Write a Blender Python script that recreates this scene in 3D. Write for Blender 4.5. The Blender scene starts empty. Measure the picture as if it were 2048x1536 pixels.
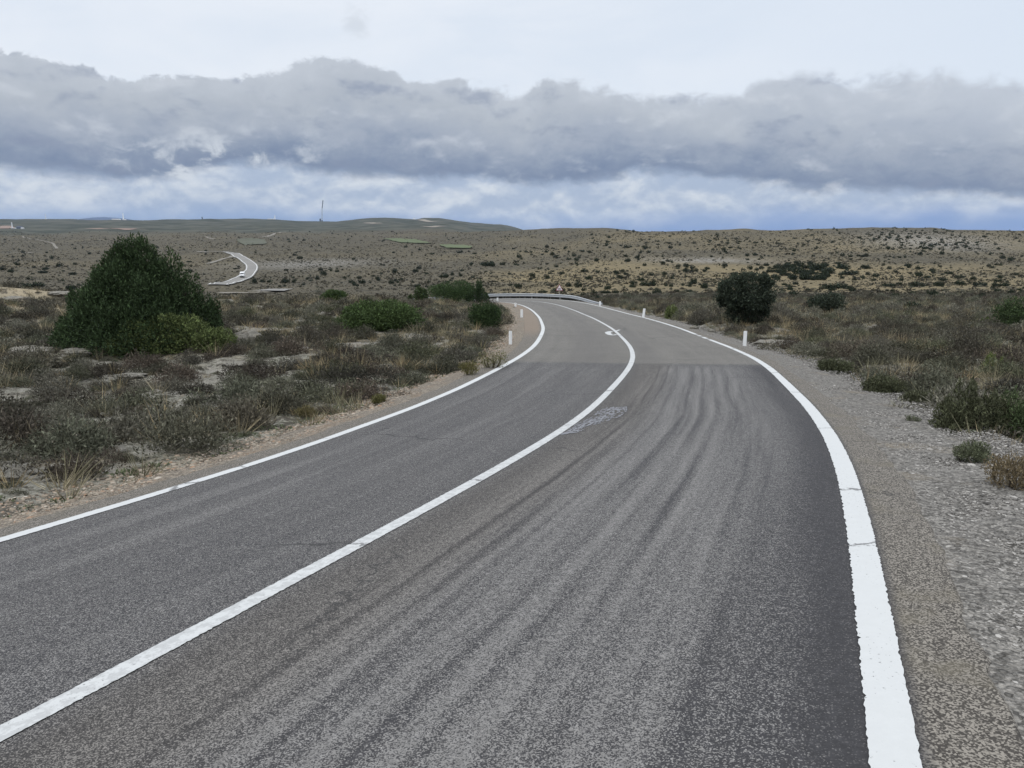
import bpy, bmesh, math, random
import numpy as np
from mathutils import Vector

random.seed(7)
RNG = np.random.default_rng(11)
C = bpy.context.scene.collection
SC = bpy.context.scene
R_ = math.radians
PI = math.pi

# ------------------------------------------------------------------ camera
F = 1500.0                      # focal length in photo pixels (2048 wide)
YH = 445.0                      # photo row of eye level
PITCH = math.atan((768 - YH) / F)
CP, SP = math.cos(PITCH), math.sin(PITCH)
cam_d = bpy.data.cameras.new('camera'); cam = bpy.data.objects.new('camera', cam_d); C.objects.link(cam)
cam.location = (0, 0, 0)
cam.rotation_euler = (R_(90) - PITCH, 0, 0)
cam_d.sensor_width = 36.0; cam_d.lens = 36.0 * F / 2048.0
cam_d.clip_start = 0.05; cam_d.clip_end = 60000
SC.camera = cam
SC.view_settings.view_transform = 'Standard'; SC.view_settings.look = 'None'
SC.view_settings.exposure = 0.0; SC.view_settings.gamma = 1.0
SUN_EL, SUN_AZ = R_(52), R_(-140)      # azimuth from +Y towards +X

# ------------------------------------------------------------------ node helpers
class NT:
    def __init__(s, tree): s.t = tree; s.n = tree.nodes; s.l = tree.links
    def new(s, typ, **kw):
        nd = s.n.new(typ)
        for k, v in kw.items(): setattr(nd, k, v)
        return nd
    def put(s, sock, v):
        if hasattr(v, 'is_output') or isinstance(v, bpy.types.NodeSocket): s.l.new(v, sock)
        elif v is not None:
            if isinstance(v, (tuple, list)) and len(v) == 3 and sock.type == 'RGBA': v = (*v, 1)
            sock.default_value = v
    def m(s, op, a, b=None, c=None, clamp=False):
        nd = s.new('ShaderNodeMath', operation=op, use_clamp=clamp)
        s.put(nd.inputs[0], a); s.put(nd.inputs[1], b)
        if c is not None: s.put(nd.inputs[2], c)
        return nd.outputs[0]
    def vm(s, op, a, b=None):
        nd = s.new('ShaderNodeVectorMath', operation=op); s.put(nd.inputs[0], a)
        if b is not None: s.put(nd.inputs[1] if op != 'SCALE' else nd.inputs['Scale'], b)
        return nd.outputs[0]
    def noise(s, vec, scale, detail=4, rough=.55, dist=0, dim='3D', lac=2.0):
        nd = s.new('ShaderNodeTexNoise', noise_dimensions=dim)
        if dim == '1D': s.put(nd.inputs['W'], vec)
        else: s.put(nd.inputs['Vector'], vec)
        nd.inputs['Scale'].default_value = scale; nd.inputs['Detail'].default_value = detail
        nd.inputs['Roughness'].default_value = rough; nd.inputs['Distortion'].default_value = dist
        nd.inputs['Lacunarity'].default_value = lac
        return nd.outputs['Fac']
    def voro(s, vec, scale, feature='F1', out='Distance', rnd=1.0):
        nd = s.new('ShaderNodeTexVoronoi', feature=feature); s.put(nd.inputs['Vector'], vec)
        nd.inputs['Scale'].default_value = scale; nd.inputs['Randomness'].default_value = rnd
        return nd.outputs[out]
    def ss(s, x, a, b):          # smoothstep a..b -> 0..1
        nd = s.new('ShaderNodeMapRange', interpolation_type='SMOOTHSTEP', clamp=True)
        s.put(nd.inputs['Value'], x); s.put(nd.inputs['From Min'], a); s.put(nd.inputs['From Max'], b)
        return nd.outputs['Result']
    def mix(s, f, a, b, typ='MIX'):
        nd = s.new('ShaderNodeMix', data_type='RGBA', blend_type=typ)
        s.put(nd.inputs['Factor'], f); s.put(nd.inputs['A'], a) if False else None
        s.put(nd.inputs[6], a); s.put(nd.inputs[7], b)
        return nd.outputs[2]
    def ramp(s, f, stops, interp='LINEAR'):
        nd = s.new('ShaderNodeValToRGB'); cr = nd.color_ramp; cr.interpolation = interp
        while len(cr.elements) < len(stops): cr.elements.new(0.5)
        for e, (p, c) in zip(cr.elements, stops):
            e.position = p; e.color = (*c, 1) if len(c) == 3 else c
        s.put(nd.inputs[0], f); return nd.outputs[0]
    def sep(s, v):
        nd = s.new('ShaderNodeSeparateXYZ'); s.put(nd.inputs[0], v); return nd.outputs
    def comb(s, x, y, z):
        nd = s.new('ShaderNodeCombineXYZ'); s.put(nd.inputs[0], x); s.put(nd.inputs[1], y); s.put(nd.inputs[2], z); return nd.outputs[0]
    def attr(s, name, out='Fac'):
        nd = s.new('ShaderNodeAttribute'); nd.attribute_name = name; return nd.outputs[out]
    def curve(s, x, pts):        # x in 0..1
        nd = s.new('ShaderNodeFloatCurve'); cu = nd.mapping.curves[0]
        while len(cu.points) < len(pts): cu.points.new(0.5, 0.5)
        for p, (a, b) in zip(cu.points, pts): p.location = (a, b); p.handle_type = 'AUTO_CLAMPED'
        nd.mapping.update(); s.put(nd.inputs['Value'], x); return nd.outputs[0]
    def bump(s, h, strength=.5, dist=.02):
        nd = s.new('ShaderNodeBump'); nd.inputs['Strength'].default_value = strength; nd.inputs['Distance'].default_value = dist
        s.put(nd.inputs['Height'], h); return nd.outputs[0]

def mat(name):
    m = bpy.data.materials.new(name); m.use_nodes = True
    t = NT(m.node_tree); b = t.n['Principled BSDF']
    b.inputs['Specular IOR Level'].default_value = 0.2; b.inputs['Roughness'].default_value = .9
    return m, t, b
def flat(name, col, rough=.8, spec=.2, metal=0, var=.12, scale=20):
    m, t, b = mat(name)
    o = t.new('ShaderNodeTexCoord').outputs['Object']
    n = t.noise(o, scale, 5, .6)
    c = t.mix(n, tuple(x * (1 - var) for x in col), tuple(min(1, x * (1 + var)) for x in col))
    t.put(b.inputs['Base Color'], c)
    b.inputs['Roughness'].default_value = rough; b.inputs['Specular IOR Level'].default_value = spec; b.inputs['Metallic'].default_value = metal
    return m

# ------------------------------------------------------------------ world: sky with a bank of stratocumulus
world = bpy.data.worlds.new('World'); SC.world = world; world.use_nodes = True
def build_world():
    t = NT(world.node_tree); bg = t.n['Background']
    sky = t.new('ShaderNodeTexSky', sky_type='NISHITA'); sky.sun_disc = False
    sky.sun_elevation = SUN_EL; sky.sun_rotation = SUN_AZ; sky.air_density = 1.2; sky.dust_density = 1.5
    d = t.new('ShaderNodeTexCoord').outputs['Generated']
    x, y, z = t.sep(d)
    az = t.m('ARCTAN2', x, y)                                   # 0 = straight ahead, + to the right
    el = t.m('ARCSINE', z)
    azn = t.m('ADD', t.m('MULTIPLY', az, 1 / 1.4), .5, clamp=True)    # +-0.7 rad -> 0..1
    K = 1 / F
    def a2(px): return (math.atan((px - 1024) / F) / 1.4 + .5)
    def e2(px, row):                                           # photo pixel to elevation angle
        X = (px - 1024) * K; u = (768 - row) * K
        v = Vector((X, CP + u * SP, -SP + u * CP)); v.normalize(); return math.asin(v.z)
    ES = 0.35
    def prof(pts): return t.m('MULTIPLY', t.curve(azn, [(a2(p), e2(p, r) / ES) for p, r in pts]), ES)
    p2 = t.comb(t.m('MULTIPLY', az, 1.0), t.m('MULTIPLY', el, 1.45), 0.0)
    p3 = t.comb(az, t.m('MULTIPLY', el, 2.6), 3.0)
    nb = t.m('SUBTRACT', t.noise(p2, 9, 8, .58, .3), .5)          # billows
    nf = t.m('SUBTRACT', t.noise(p2, 34, 7, .62, .5), .5)         # wisps
    nl = t.m('SUBTRACT', t.noise(p3, 3.2, 6, .55, .4), .5)
    ns = t.m('SUBTRACT', t.noise(p3, 7.5, 8, .6, .6), .5)
    def lit(scale, dy, detail=8, rough=.55):                      # billows lit from above: slope of the cloud's thickness
        q0 = t.comb(az, t.m('MULTIPLY', el, 1.7), 7.0); q1 = t.comb(az, t.m('MULTIPLY', t.m('ADD', el, dy), 1.7), 7.0)
        return t.m('SUBTRACT', t.noise(q0, scale, detail, rough, .25), t.noise(q1, scale, detail, rough, .25))
    r1 = lit(8, .020); r2 = lit(19, .009); relief = t.m('ADD', r1, t.m('MULTIPLY', r2, .8))
    # high veil
    veil = t.mix(t.ss(nl, -.18, .22), (.83, .88, .955), (.73, .805, .91))
    veil = t.mix(t.ss(az, -.1, .7), veil, (.72, .80, .91))
    veil = t.mix(t.ss(el, .34, .6), veil, (1.62, 1.68, 1.78))        # brighter overhead
    # upper bank
    top = prof([(-300, 116), (0, 119), (190, 124), (262, 142), (400, 156), (475, 152), (560, 146), (640, 116), (745, 120), (850, 152), (925, 156), (1035, 182),
                (1095, 153), (1185, 168), (1285, 184), (1450, 178), (1495, 152), (1600, 135), (1665, 152), (1800, 147), (1950, 158), (2048, 178), (2400, 190)])
    base = prof([(-300, 352), (0, 338), (200, 352), (300, 362), (400, 348), (470, 335), (560, 338), (640, 350), (800, 352), (950, 362), (1100, 372), (1250, 352), (1500, 372), (1700, 384), (1900, 392), (2048, 395), (2400, 395)])
    e_t = t.m('ADD', el, t.m('ADD', t.m('MULTIPLY', nb, .046), t.m('MULTIPLY', nf, .036)))
    up = t.m('SUBTRACT', top, e_t)                              # >0 inside the bank
    soft = t.ss(azn, .05, .95)
    in_top = t.ss(up, t.m('MULTIPLY', soft, -.003), t.m('ADD', .005, t.m('MULTIPLY', soft, .012)))
    e_b = t.m('ADD', el, t.m('ADD', t.m('MULTIPLY', nb, .05), t.m('MULTIPLY', nf, .016)))
    in_base = t.ss(t.m('SUBTRACT', e_b, base), -.006, .012)
    h = t.m('DIVIDE', t.m('SUBTRACT', el, base), t.m('MAXIMUM', t.m('SUBTRACT', top, base), .02))  # 0 base..1 top
    hh = t.m('ADD', h, t.m('ADD', t.m('MULTIPLY', nb, .7), t.m('ADD', t.m('MULTIPLY', ns, .35), t.m('MULTIPLY', nf, .35))), clamp=True)
    bankc = t.ramp(hh, [(0, (.185, .245, .375)), (.16, (.24, .30, .42)), (.38, (.36, .412, .51)), (.7, (.46, .505, .575)), (1, (.545, .59, .66))])
    right = t.m('MULTIPLY', t.ss(azn, .45, .95), t.ss(h, .3, .8))
    bankc = t.mix(t.m('MULTIPLY', right, .45), bankc, (.58, .635, .73))
    bankc = t.mix(t.m('MULTIPLY', t.ss(relief, .04, .34), .5), bankc, (.66, .70, .765))
    bankc = t.mix(t.m('MULTIPLY', t.ss(relief, -.03, -.30), .6), bankc, (.24, .29, .41))
    mid = t.m('MULTIPLY', t.ss(t.m('ABSOLUTE', t.m('SUBTRACT', az, -.36)), .17, .03), t.ss(h, .6, .1))        # broken, bright part of the bank
    bankc = t.mix(t.m('MULTIPLY', mid, t.ss(t.m('ADD', t.m('ADD', nb, nf), relief), -.05, .32)), bankc, (.64, .69, .76))
    # lower, paler clouds and the blue gap above the skyline
    low_base = prof([(-300, 425), (0, 428), (150, 424), (400, 428), (560, 424), (700, 430), (900, 446), (1040, 456), (1200, 444), (1330, 438), (1450, 450), (1560, 436), (1700, 438), (1850, 438), (1920, 446), (2048, 436), (2400, 430)])
    lw = t.ss(t.m('ADD', t.m('SUBTRACT', el, low_base), t.m('ADD', t.m('MULTIPLY', nl, .05), t.m('MULTIPLY', nb, .035))), -.016, .020)
    gap = t.mix(t.ss(az, -.6, .5), (.25, .365, .59), (.205, .325, .61))
    lown = t.ss(t.m('ADD', t.m('ADD', t.m('MULTIPLY', ns, .6), t.m('MULTIPLY', nb, .6)), t.m('MULTIPLY', relief, 1.3)), -.2, .32)
    lowc = t.mix(lown, (.41, .50, .655), (.68, .735, .81))
    low = t.mix(lw, gap, lowc)
    col = t.mix(in_base, low, bankc)
    # wisp patch high up
    col = t.mix(in_top, veil, col)
    wx = t.m('SUBTRACT', az, math.atan((736 - 1024) * K)); wy = t.m('SUBTRACT', el, e2(736, 48))
    wd = t.m('SQRT', t.m('ADD', t.m('MULTIPLY', wx, wx), t.m('MULTIPLY', wy, wy)))
    wv = t.m('MULTIPLY', t.ss(t.m('ADD', wd, t.m('MULTIPLY', nf, -.05)), .022, .0), .55)
    col = t.mix(wv, col, (.62, .67, .74))
    col = t.mix(t.ss(el, -.02, -.2), col, (.2, .2, .19))
    cl = t.vm('SCALE', col, 10.0)
    fin = t.mix(.965, sky.outputs[0], cl)
    t.put(bg.inputs['Color'], fin); bg.inputs['Strength'].default_value = 0.1
build_world()

sun_d = bpy.data.lights.new('sun', 'SUN'); sun = bpy.data.objects.new('sun', sun_d); C.objects.link(sun)
sun_d.energy = 1.0; sun_d.angle = R_(16); sun_d.color = (1, .965, .92)
sdir = Vector((math.sin(SUN_AZ) * math.cos(SUN_EL), math.cos(SUN_AZ) * math.cos(SUN_EL), math.sin(SUN_EL)))
sun.rotation_euler = (-sdir).to_track_quat('-Z', 'Y').to_euler()

# ------------------------------------------------------------------ object helpers
def tag(o, label=None, cat=None, group=None, kind=None):
    if label: o['label'] = label
    if cat: o['category'] = cat
    if group: o['group'] = group
    if kind: o['kind'] = kind
    return o
def link(o, parent=None):
    C.objects.link(o)
    if parent: o.parent = parent
    return o
def empty(name, loc, rz=0, scale=1):
    o = bpy.data.objects.new(name, None); o.location = loc; o.rotation_euler = (0, 0, rz); o.scale = (scale,) * 3
    o.empty_display_size = .1; C.objects.link(o); return o
def npmesh(name, V, Fc, mats, mi=None, smooth=False, attrs=None, uv=None):
    """V n x 3, Fc list of arrays (k x 3 or k x 4)"""
    if isinstance(Fc, np.ndarray): Fc = [Fc]
    me = bpy.data.meshes.new(name)
    V = np.ascontiguousarray(V, np.float32)
    loops = np.concatenate([f.ravel() for f in Fc]).astype(np.int32)
    tot = np.concatenate([np.full(len(f), f.shape[1]) for f in Fc]).astype(np.int32)
    st = np.concatenate([[0], np.cumsum(tot)[:-1]]).astype(np.int32)
    me.vertices.add(len(V)); me.vertices.foreach_set('co', V.ravel())
    me.loops.add(len(loops)); me.loops.foreach_set('vertex_index', loops)
    me.polygons.add(len(tot)); me.polygons.foreach_set('loop_start', st); me.polygons.foreach_set('loop_total', tot)
    for m in (mats if isinstance(mats, (list, tuple)) else [mats]): me.materials.append(m)
    if mi is not None: me.polygons.foreach_set('material_index', np.asarray(mi, np.int32))
    me.polygons.foreach_set('use_smooth', np.full(len(tot), smooth))
    for k, v in (attrs or {}).items():
        a = me.attributes.new(k, 'FLOAT', 'POINT'); a.data.foreach_set('value', np.asarray(v, np.float32))
    if uv is not None:
        l = me.uv_layers.new(name='UVMap'); l.data.foreach_set('uv', np.asarray(uv, np.float32)[loops].ravel())
    me.update(calc_edges=True)
    return me
def mobj(name, me, parent=None, loc=None):
    o = bpy.data.objects.new(name, me)
    if loc is not None: o.location = loc
    return link(o, parent)
def bmobj(name, bm, m, parent=None, loc=None, smooth=False):
    me = bpy.data.meshes.new(name); bmesh.ops.recalc_face_normals(bm, faces=bm.faces); bm.to_mesh(me); bm.free()
    me.materials.append(m)
    if smooth: me.polygons.foreach_set('use_smooth', [True] * len(me.polygons))
    return mobj(name, me, parent, loc)
def bbox(bm, c, s, rz=0, bev=0):
    r = bmesh.ops.create_cube(bm, size=1)
    for v in r['verts']:
        x, y, z = v.co.x * s[0], v.co.y * s[1], v.co.z * s[2]
        v.co = (c[0] + x * math.cos(rz) - y * math.sin(rz), c[1] + x * math.sin(rz) + y * math.cos(rz), c[2] + z)
    if bev: bmesh.ops.bevel(bm, geom=list({e for v in r['verts'] for e in v.link_edges}), offset=bev, segments=2, affect='EDGES')
def tube(bm, pts, rad, n=8):
    pts = [Vector(p) for p in pts]; rad = [rad] * len(pts) if not isinstance(rad, (list, tuple)) else rad
    rings = []
    for i, p in enumerate(pts):
        d = (pts[min(i + 1, len(pts) - 1)] - pts[max(i - 1, 0)]).normalized()
        a = d.orthogonal().normalized() if i == 0 else (a - d * a.dot(d)).normalized()
        b = d.cross(a)
        rings.append([bm.verts.new(p + (a * math.cos(2 * PI * k / n) + b * math.sin(2 * PI * k / n)) * rad[i]) for k in range(n)])
    for r0, r1 in zip(rings, rings[1:]):
        for k in range(n): bm.faces.new((r0[k], r0[(k + 1) % n], r1[(k + 1) % n], r1[k]))
    bm.faces.new(rings[0][::-1]); bm.faces.new(rings[-1])
def children(o): return [c for c in bpy.data.objects if c.parent == o]

# ------------------------------------------------------------------ noise for shapes
def _h(ix, iy, s):
    n = (ix.astype(np.int64) * 374761393 + iy.astype(np.int64) * 668265263 + s * 974711) & 0x7fffffff
    n = ((n ^ (n >> 13)) * 1274126177) & 0x7fffffff
    return ((n ^ (n >> 16)) & 0xffff) / 65535.0
def vn(x, y, s=0):
    x = np.asarray(x, float); y = np.asarray(y, float)
    ix = np.floor(x); iy = np.floor(y); fx = x - ix; fy = y - iy
    fx = fx * fx * (3 - 2 * fx); fy = fy * fy * (3 - 2 * fy)
    a = _h(ix, iy, s); b = _h(ix + 1, iy, s); c = _h(ix, iy + 1, s); d = _h(ix + 1, iy + 1, s)
    return (a * (1 - fx) + b * fx) * (1 - fy) + (c * (1 - fx) + d * fx) * fy - .5
def fbm(x, y, s=0, o=4):
    r = 0; a = 1
    for k in range(o): r = r + a * vn(x * 2 ** k, y * 2 ** k, s + k); a *= .5
    return r

# ------------------------------------------------------------------ near road: centre line, bank, stations
ROAD = np.array([[-2.094,2.704,-2.051,.115],[-1.411,4.32,-2.204,.118],[-.753,5.922,-2.359,.117],[-.142,7.495,-2.517,.111],[.407,9.035,-2.677,.1],[.855,10.413,-2.821,.088],[1.294,11.914,-2.973,.08],[1.69,13.403,-3.117,.073],[2.067,14.882,-3.25,.067],[2.438,16.351,-3.373,.057],[2.79,17.816,-3.492,.047],[3.107,19.282,-3.615,.037],[3.385,20.756,-3.743,.03],[3.628,22.252,-3.875,.023],[3.823,23.641,-3.999,.018],[4.013,25.21,-4.137,.014],[4.178,26.829,-4.277,.01],[4.324,28.504,-4.418,.007],[4.457,30.237,-4.559,.005],[4.585,32.029,-4.7,.004],[4.703,33.879,-4.842,.003],[4.797,35.782,-4.986,.003],[4.86,37.735,-5.133,.002],[4.9,39.545,-5.269,.002],[4.937,41.569,-5.422,.001],[4.971,43.617,-5.579,0],[4.994,45.68,-5.739,-.002],[4.997,47.748,-5.9,-.004],[4.981,49.814,-6.06,-.006],[4.952,51.869,-6.215,-.009],[4.911,53.904,-6.361,-.011],[4.848,55.908,-6.496,-.013],[4.751,57.868,-6.619,-.016],[4.628,59.603,-6.719,-.019],[4.448,61.446,-6.816,-.021],[4.216,63.208,-6.899,-.023],[3.922,64.873,-6.97,-.023],[3.558,66.425,-7.033,-.023],[3.118,67.848,-7.091,-.023],[2.601,69.129,-7.147,-.022],[2.009,70.256,-7.207,-.022],[1.335,71.216,-7.27,-.021],[.644,71.933,-7.332,-.02],[-.208,72.541,-7.405,-.019],[-1.162,72.959,-7.48,-.017],[-2.222,73.186,-7.556,-.015],[-3.391,73.225,-7.634,-.014],[-4.669,73.076,-7.711,-.013],[-6.057,72.744,-7.789,-.012],[-7.552,72.237,-7.868,-.011],[-9.149,71.568,-7.946,-.01],[-10.69,70.82,-8.018,-.009],[-12.494,69.827,-8.096,-.009],[-14.424,68.64,-8.175,-.008],[-16.455,67.297,-8.253,-.008],[-18.537,65.875,-8.331,-.008]])
LANE = 3.3
def extend():
    p = ROAD
    back = []; cx, cy, cz = p[0, :3]; hd = math.atan2(p[1, 0] - p[0, 0], p[1, 1] - p[0, 1]); 
    for i in range(14):
        hd += .03; cx -= math.sin(hd) * 1.7; cy -= math.cos(hd) * 1.7; cz += 1.7 * (.09 - .006 * min(i, 11)); back.append((cx, cy, cz, .115))
    q = p[-1]; dx, dy = p[-1, 0] - p[-2, 0], p[-1, 1] - p[-2, 1]; L = math.hypot(dx, dy)
    fwd = [(q[0] + dx / L * 3 * k, q[1] + dy / L * 3 * k, q[2] - .22 * k, -.008) for k in range(1, 8)]
    return np.array(back[::-1] + p.tolist() + fwd)
_r = extend()
_s = np.r_[0, np.cumsum(np.hypot(np.diff(_r[:, 0]), np.diff(_r[:, 1])))]
ST = np.arange(0, _s[-1], .1)
def _catmull(xs, ys, x):
    m = np.gradient(ys, xs, axis=0)
    i = np.clip(np.searchsorted(xs, x) - 1, 0, len(xs) - 2); h = (xs[i + 1] - xs[i])[:, None]; t = ((x - xs[i])[:, None]) / h
    return (2*t**3-3*t**2+1)*ys[i] + (t**3-2*t**2+t)*h*m[i] + (-2*t**3+3*t**2)*ys[i+1] + (t**3-t**2)*h*m[i+1]
RC = _catmull(_s, _r, ST)                   # X, Y, Z, bank at every 0.1 m
_T = np.gradient(RC[:, :2], axis=0); _T /= np.linalg.norm(_T, axis=1)[:, None]
RN = np.stack([_T[:, 1], -_T[:, 0]], 1)      # to the right of travel
def road_pt(u, v, dz=0.0):
    """u metres right of the centre line, v metres along"""
    u = np.asarray(u, float); v = np.asarray(v, float)
    g = lambda a: np.interp(v, ST, a)
    return np.stack([g(RC[:, 0]) + g(RN[:, 0]) * u, g(RC[:, 1]) + g(RN[:, 1]) * u, g(RC[:, 2]) + g(RC[:, 3]) * u + dz], -1)
def project(P):
    P = np.asarray(P, float); d = P[..., 1] * CP - P[..., 2] * SP; w = P[..., 1] * SP + P[..., 2] * CP
    d = np.where(d < .05, .05, d)
    return 1024 + F * P[..., 0] / d, 768 - F * w / d
_U, _Vv = np.meshgrid(np.arange(-7, 7.01, .1), ST[ST > 20]); _gx, _gy = project(road_pt(_U, _Vv))
_gok = road_pt(_U, _Vv)[..., 1] > .5
def road_uv(px, row):
    e = np.where(_gok, (_gx - px) ** 2 + (_gy - row) ** 2, 1e12); k = np.unravel_index(np.argmin(e), e.shape)
    return _U[k], _Vv[k]
def lateral(X, Y):
    """signed distance right of the near road's centre line and the station"""
    X = np.asarray(X, float).ravel(); Y = np.asarray(Y, float).ravel(); u = np.full(len(X), 1e3); v = np.zeros(len(X))
    P = RC[::4, :2]; N = RN[::4]; sv = ST[::4]
    for a in range(0, len(X), 20000):
        dx = X[a:a+20000, None] - P[None, :, 0]; dy = Y[a:a+20000, None] - P[None, :, 1]; d2 = dx * dx + dy * dy
        k = np.argmin(d2, 1); i = np.arange(len(k)); 
        sg = dx[i, k] * N[k, 0] + dy[i, k] * N[k, 1]
        d = np.sqrt(d2[i, k]); u[a:a+20000] = np.where(sg >= 0, d, -d); v[a:a+20000] = sv[k]
    return u, v
V_EDGE = road_uv(1262, 727)[1]              # where the newer dark asphalt ends
V_FAR = road_uv(1150, 604)[1]
def a_left(v): return LANE + .5 + .45 * np.clip((v - 45) / 15, 0, 1) + .06 * vn(np.asarray(v) * 1.5, 0 * np.asarray(v), 3) + .05 * vn(np.asarray(v) * 5.1, 0 * np.asarray(v), 4)
def a_right(v): return LANE + .41 + .06 * vn(np.asarray(v) * 1.3, 0 * np.asarray(v), 5) + .05 * vn(np.asarray(v) * 5.1, 0 * np.asarray(v), 6)

# ------------------------------------------------------------------ terrain height
def ta(row): return math.tan(PITCH - math.atan((768 - row) / F))
def r(Y, row): return (Y, -Y * ta(row))
ZB = [(1, -1.72), (2.7, -2.05), (5.9, -2.36), (10.4, -2.82), (14.9, -3.25), (19.3, -3.61), (26.8, -4.27), (35.8, -4.98), (45.7, -5.74)]
def zb(dz, ymax): return [(a, b + dz) for a, b in ZB if a < ymax]
COLS = {
 -500: zb(-.2, 20) + [r(24, 700), r(32, 652), r(40, 622), r(48, 595), r(56, 572), r(61, 568), (68, -5.8), (78, -9.5), (100, -14), (150, -19), r(260, 570), r(330, 558), r(420, 544), r(520, 530), r(680, 512), r(900, 496), r(1300, 479), r(1900, 466), r(2600, 457), r(3500, 446), r(4300, 434), (5200, -60), (13000, -300)],
 0:    zb(-.28, 20) + [r(24, 698), r(32, 653), r(40, 624), r(48, 599), r(56, 576), r(61, 571), (68, -6.2), (78, -9.5), (100, -14), (150, -19), r(260, 571), r(330, 559), r(420, 545), r(520, 530), r(680, 513), r(900, 497), r(1300, 480), r(1900, 467), r(2600, 458), r(3500, 447), r(4300, 436.5), (5200, -60), (13000, -300)],
 330:  zb(-.3, 20) + [r(24, 699), r(32, 658), r(40, 632), r(47, 614), r(54, 598), r(59, 595), (66, -7), (76, -10), (100, -15), (150, -20), r(225, 584), r(300, 573), r(380, 562), r(460, 548), r(560, 527), r(680, 510), r(900, 495), r(1300, 479), r(1900, 467), r(2600, 459), r(3500, 449), r(4300, 440.5), (5200, -60), (13000, -300)],
 600:  zb(-.3, 20) + [r(24, 700), r(32, 664), r(40, 639), r(46, 621), r(52, 606), r(57, 600), r(60, 599), (66, -7.4), (75, -10), (100, -15), (150, -20), r(215, 589), r(235, 586), r(300, 577), r(380, 569), r(430, 555), r(480, 541), r(590, 517), r(680, 506), r(900, 491), r(1300, 478), r(1900, 467), r(2600, 459), r(3500, 450), r(4500, 440.5), (5400, -60), (13000, -300)],
 850:  zb(-.3, 20) + [r(24, 706), r(31, 676), r(40, 645), r(48, 622), r(56, 606), r(60, 603), (65, -7.6), (72, -9), (90, -12), (130, -17), r(200, 598), r(250, 585), r(330, 568), r(420, 550), r(520, 530), r(650, 510), r(850, 490), r(1100, 478), r(1500, 468), r(2200, 461), r(3500, 448), r(4800, 433.5), (6000, -60), (13000, -300)],
 1000: zb(-.1, 20) + [(26.8, -4.3), (35.8, -5), (45.7, -5.8), (56.7, -6.6), (64, -7.1), (74, -7.7), (80, -9), (95, -10.6), r(120, 599), r(180, 586), r(240, 573), r(320, 557), r(420, 540), r(520, 522), r(640, 504), r(800, 488), r(1050, 472), r(1350, 462), r(1480, 459.5), (1800, -34), r(3000, 461), r(4000, 455), r(5000, 446), (6000, -60), (13000, -300)],
 1095: zb(0, 20) + [(26.8, -4.3), (35.8, -5), (45.7, -5.8), (56.7, -6.6), (64, -7.1), (74, -7.7), (80, -9), (95, -10.4), r(120, 599), r(180, 586), r(240, 573), r(320, 557), r(420, 540), r(520, 522), r(640, 504), r(800, 487), r(1050, 469), r(1350, 459), r(1480, 457), (1900, -40), (5000, -80), (13000, -330)],
 1200: zb(.1, 20) + [(26.8, -4.25), (35.8, -5), (45.7, -5.8), (56.7, -6.55), (66, -7.3), r(75, 609), r(95, 599), r(125, 588), r(165, 578), r(230, 563), r(300, 549), r(380, 534), r(460, 518), r(560, 500), r(680, 480), r(850, 463), r(980, 458), r(1480, 458), (1900, -40), (5000, -100), (13000, -350)],
 1500: zb(.1, 20) + [(26.8, -4.3), r(38, 648), r(50, 628), r(60, 616), r(75, 605), r(95, 596), r(125, 587), r(165, 577), r(230, 563), r(300, 548), r(380, 533), r(460, 516), r(540, 500), r(620, 484), r(720, 468), r(820, 457), (1000, -30), (2000, -60), (5000, -100), (13000, -350)],
 1750: zb(.05, 20) + [(26.8, -4.35), r(38, 650), r(50, 630), r(60, 617), r(75, 605), r(95, 596), r(125, 586), r(165, 576), r(230, 562), r(300, 547), r(380, 532), r(460, 515), r(540, 498), r(620, 481), r(720, 464), r(810, 453.5), (1000, -30), (2000, -60), (5000, -100), (13000, -350)],
 2048: zb(0, 20) + [(26.8, -4.4), r(38, 652), r(50, 631), r(60, 617), r(75, 605), r(95, 596), r(125, 586), r(165, 576), r(230, 562), r(300, 548), r(380, 533), r(460, 516), r(540, 500), r(620, 484), r(720, 468), r(810, 459), (1000, -30), (2000, -60), (5000, -100), (13000, -350)],
 2500: zb(-.1, 20) + [(26.8, -4.5), r(38, 655), r(50, 633), r(60, 618), r(75, 606), r(95, 597), r(125, 587), r(165, 577), r(230, 563), r(300, 549), r(380, 534), r(460, 517), r(540, 501), r(620, 486), r(720, 471), r(810, 462), (1000, -30), (2000, -60), (5000, -100), (13000, -350)],
}
_ly = np.linspace(math.log(.9), math.log(13000), 420)
_caz = np.array([math.atan((c - 1024) / F) for c in COLS])
_tab = []
for c, pts in COLS.items():
    a = np.array(pts); t_ = np.interp(_ly, np.log(a[:, 0]), a[:, 1] / a[:, 0])
    k = np.array([1, 2, 3, 2, 1.]) / 9; t_ = np.convolve(np.pad(t_, 2, mode='edge'), k, 'valid'); _tab.append(t_)
_tab = np.array(_tab)
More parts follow.
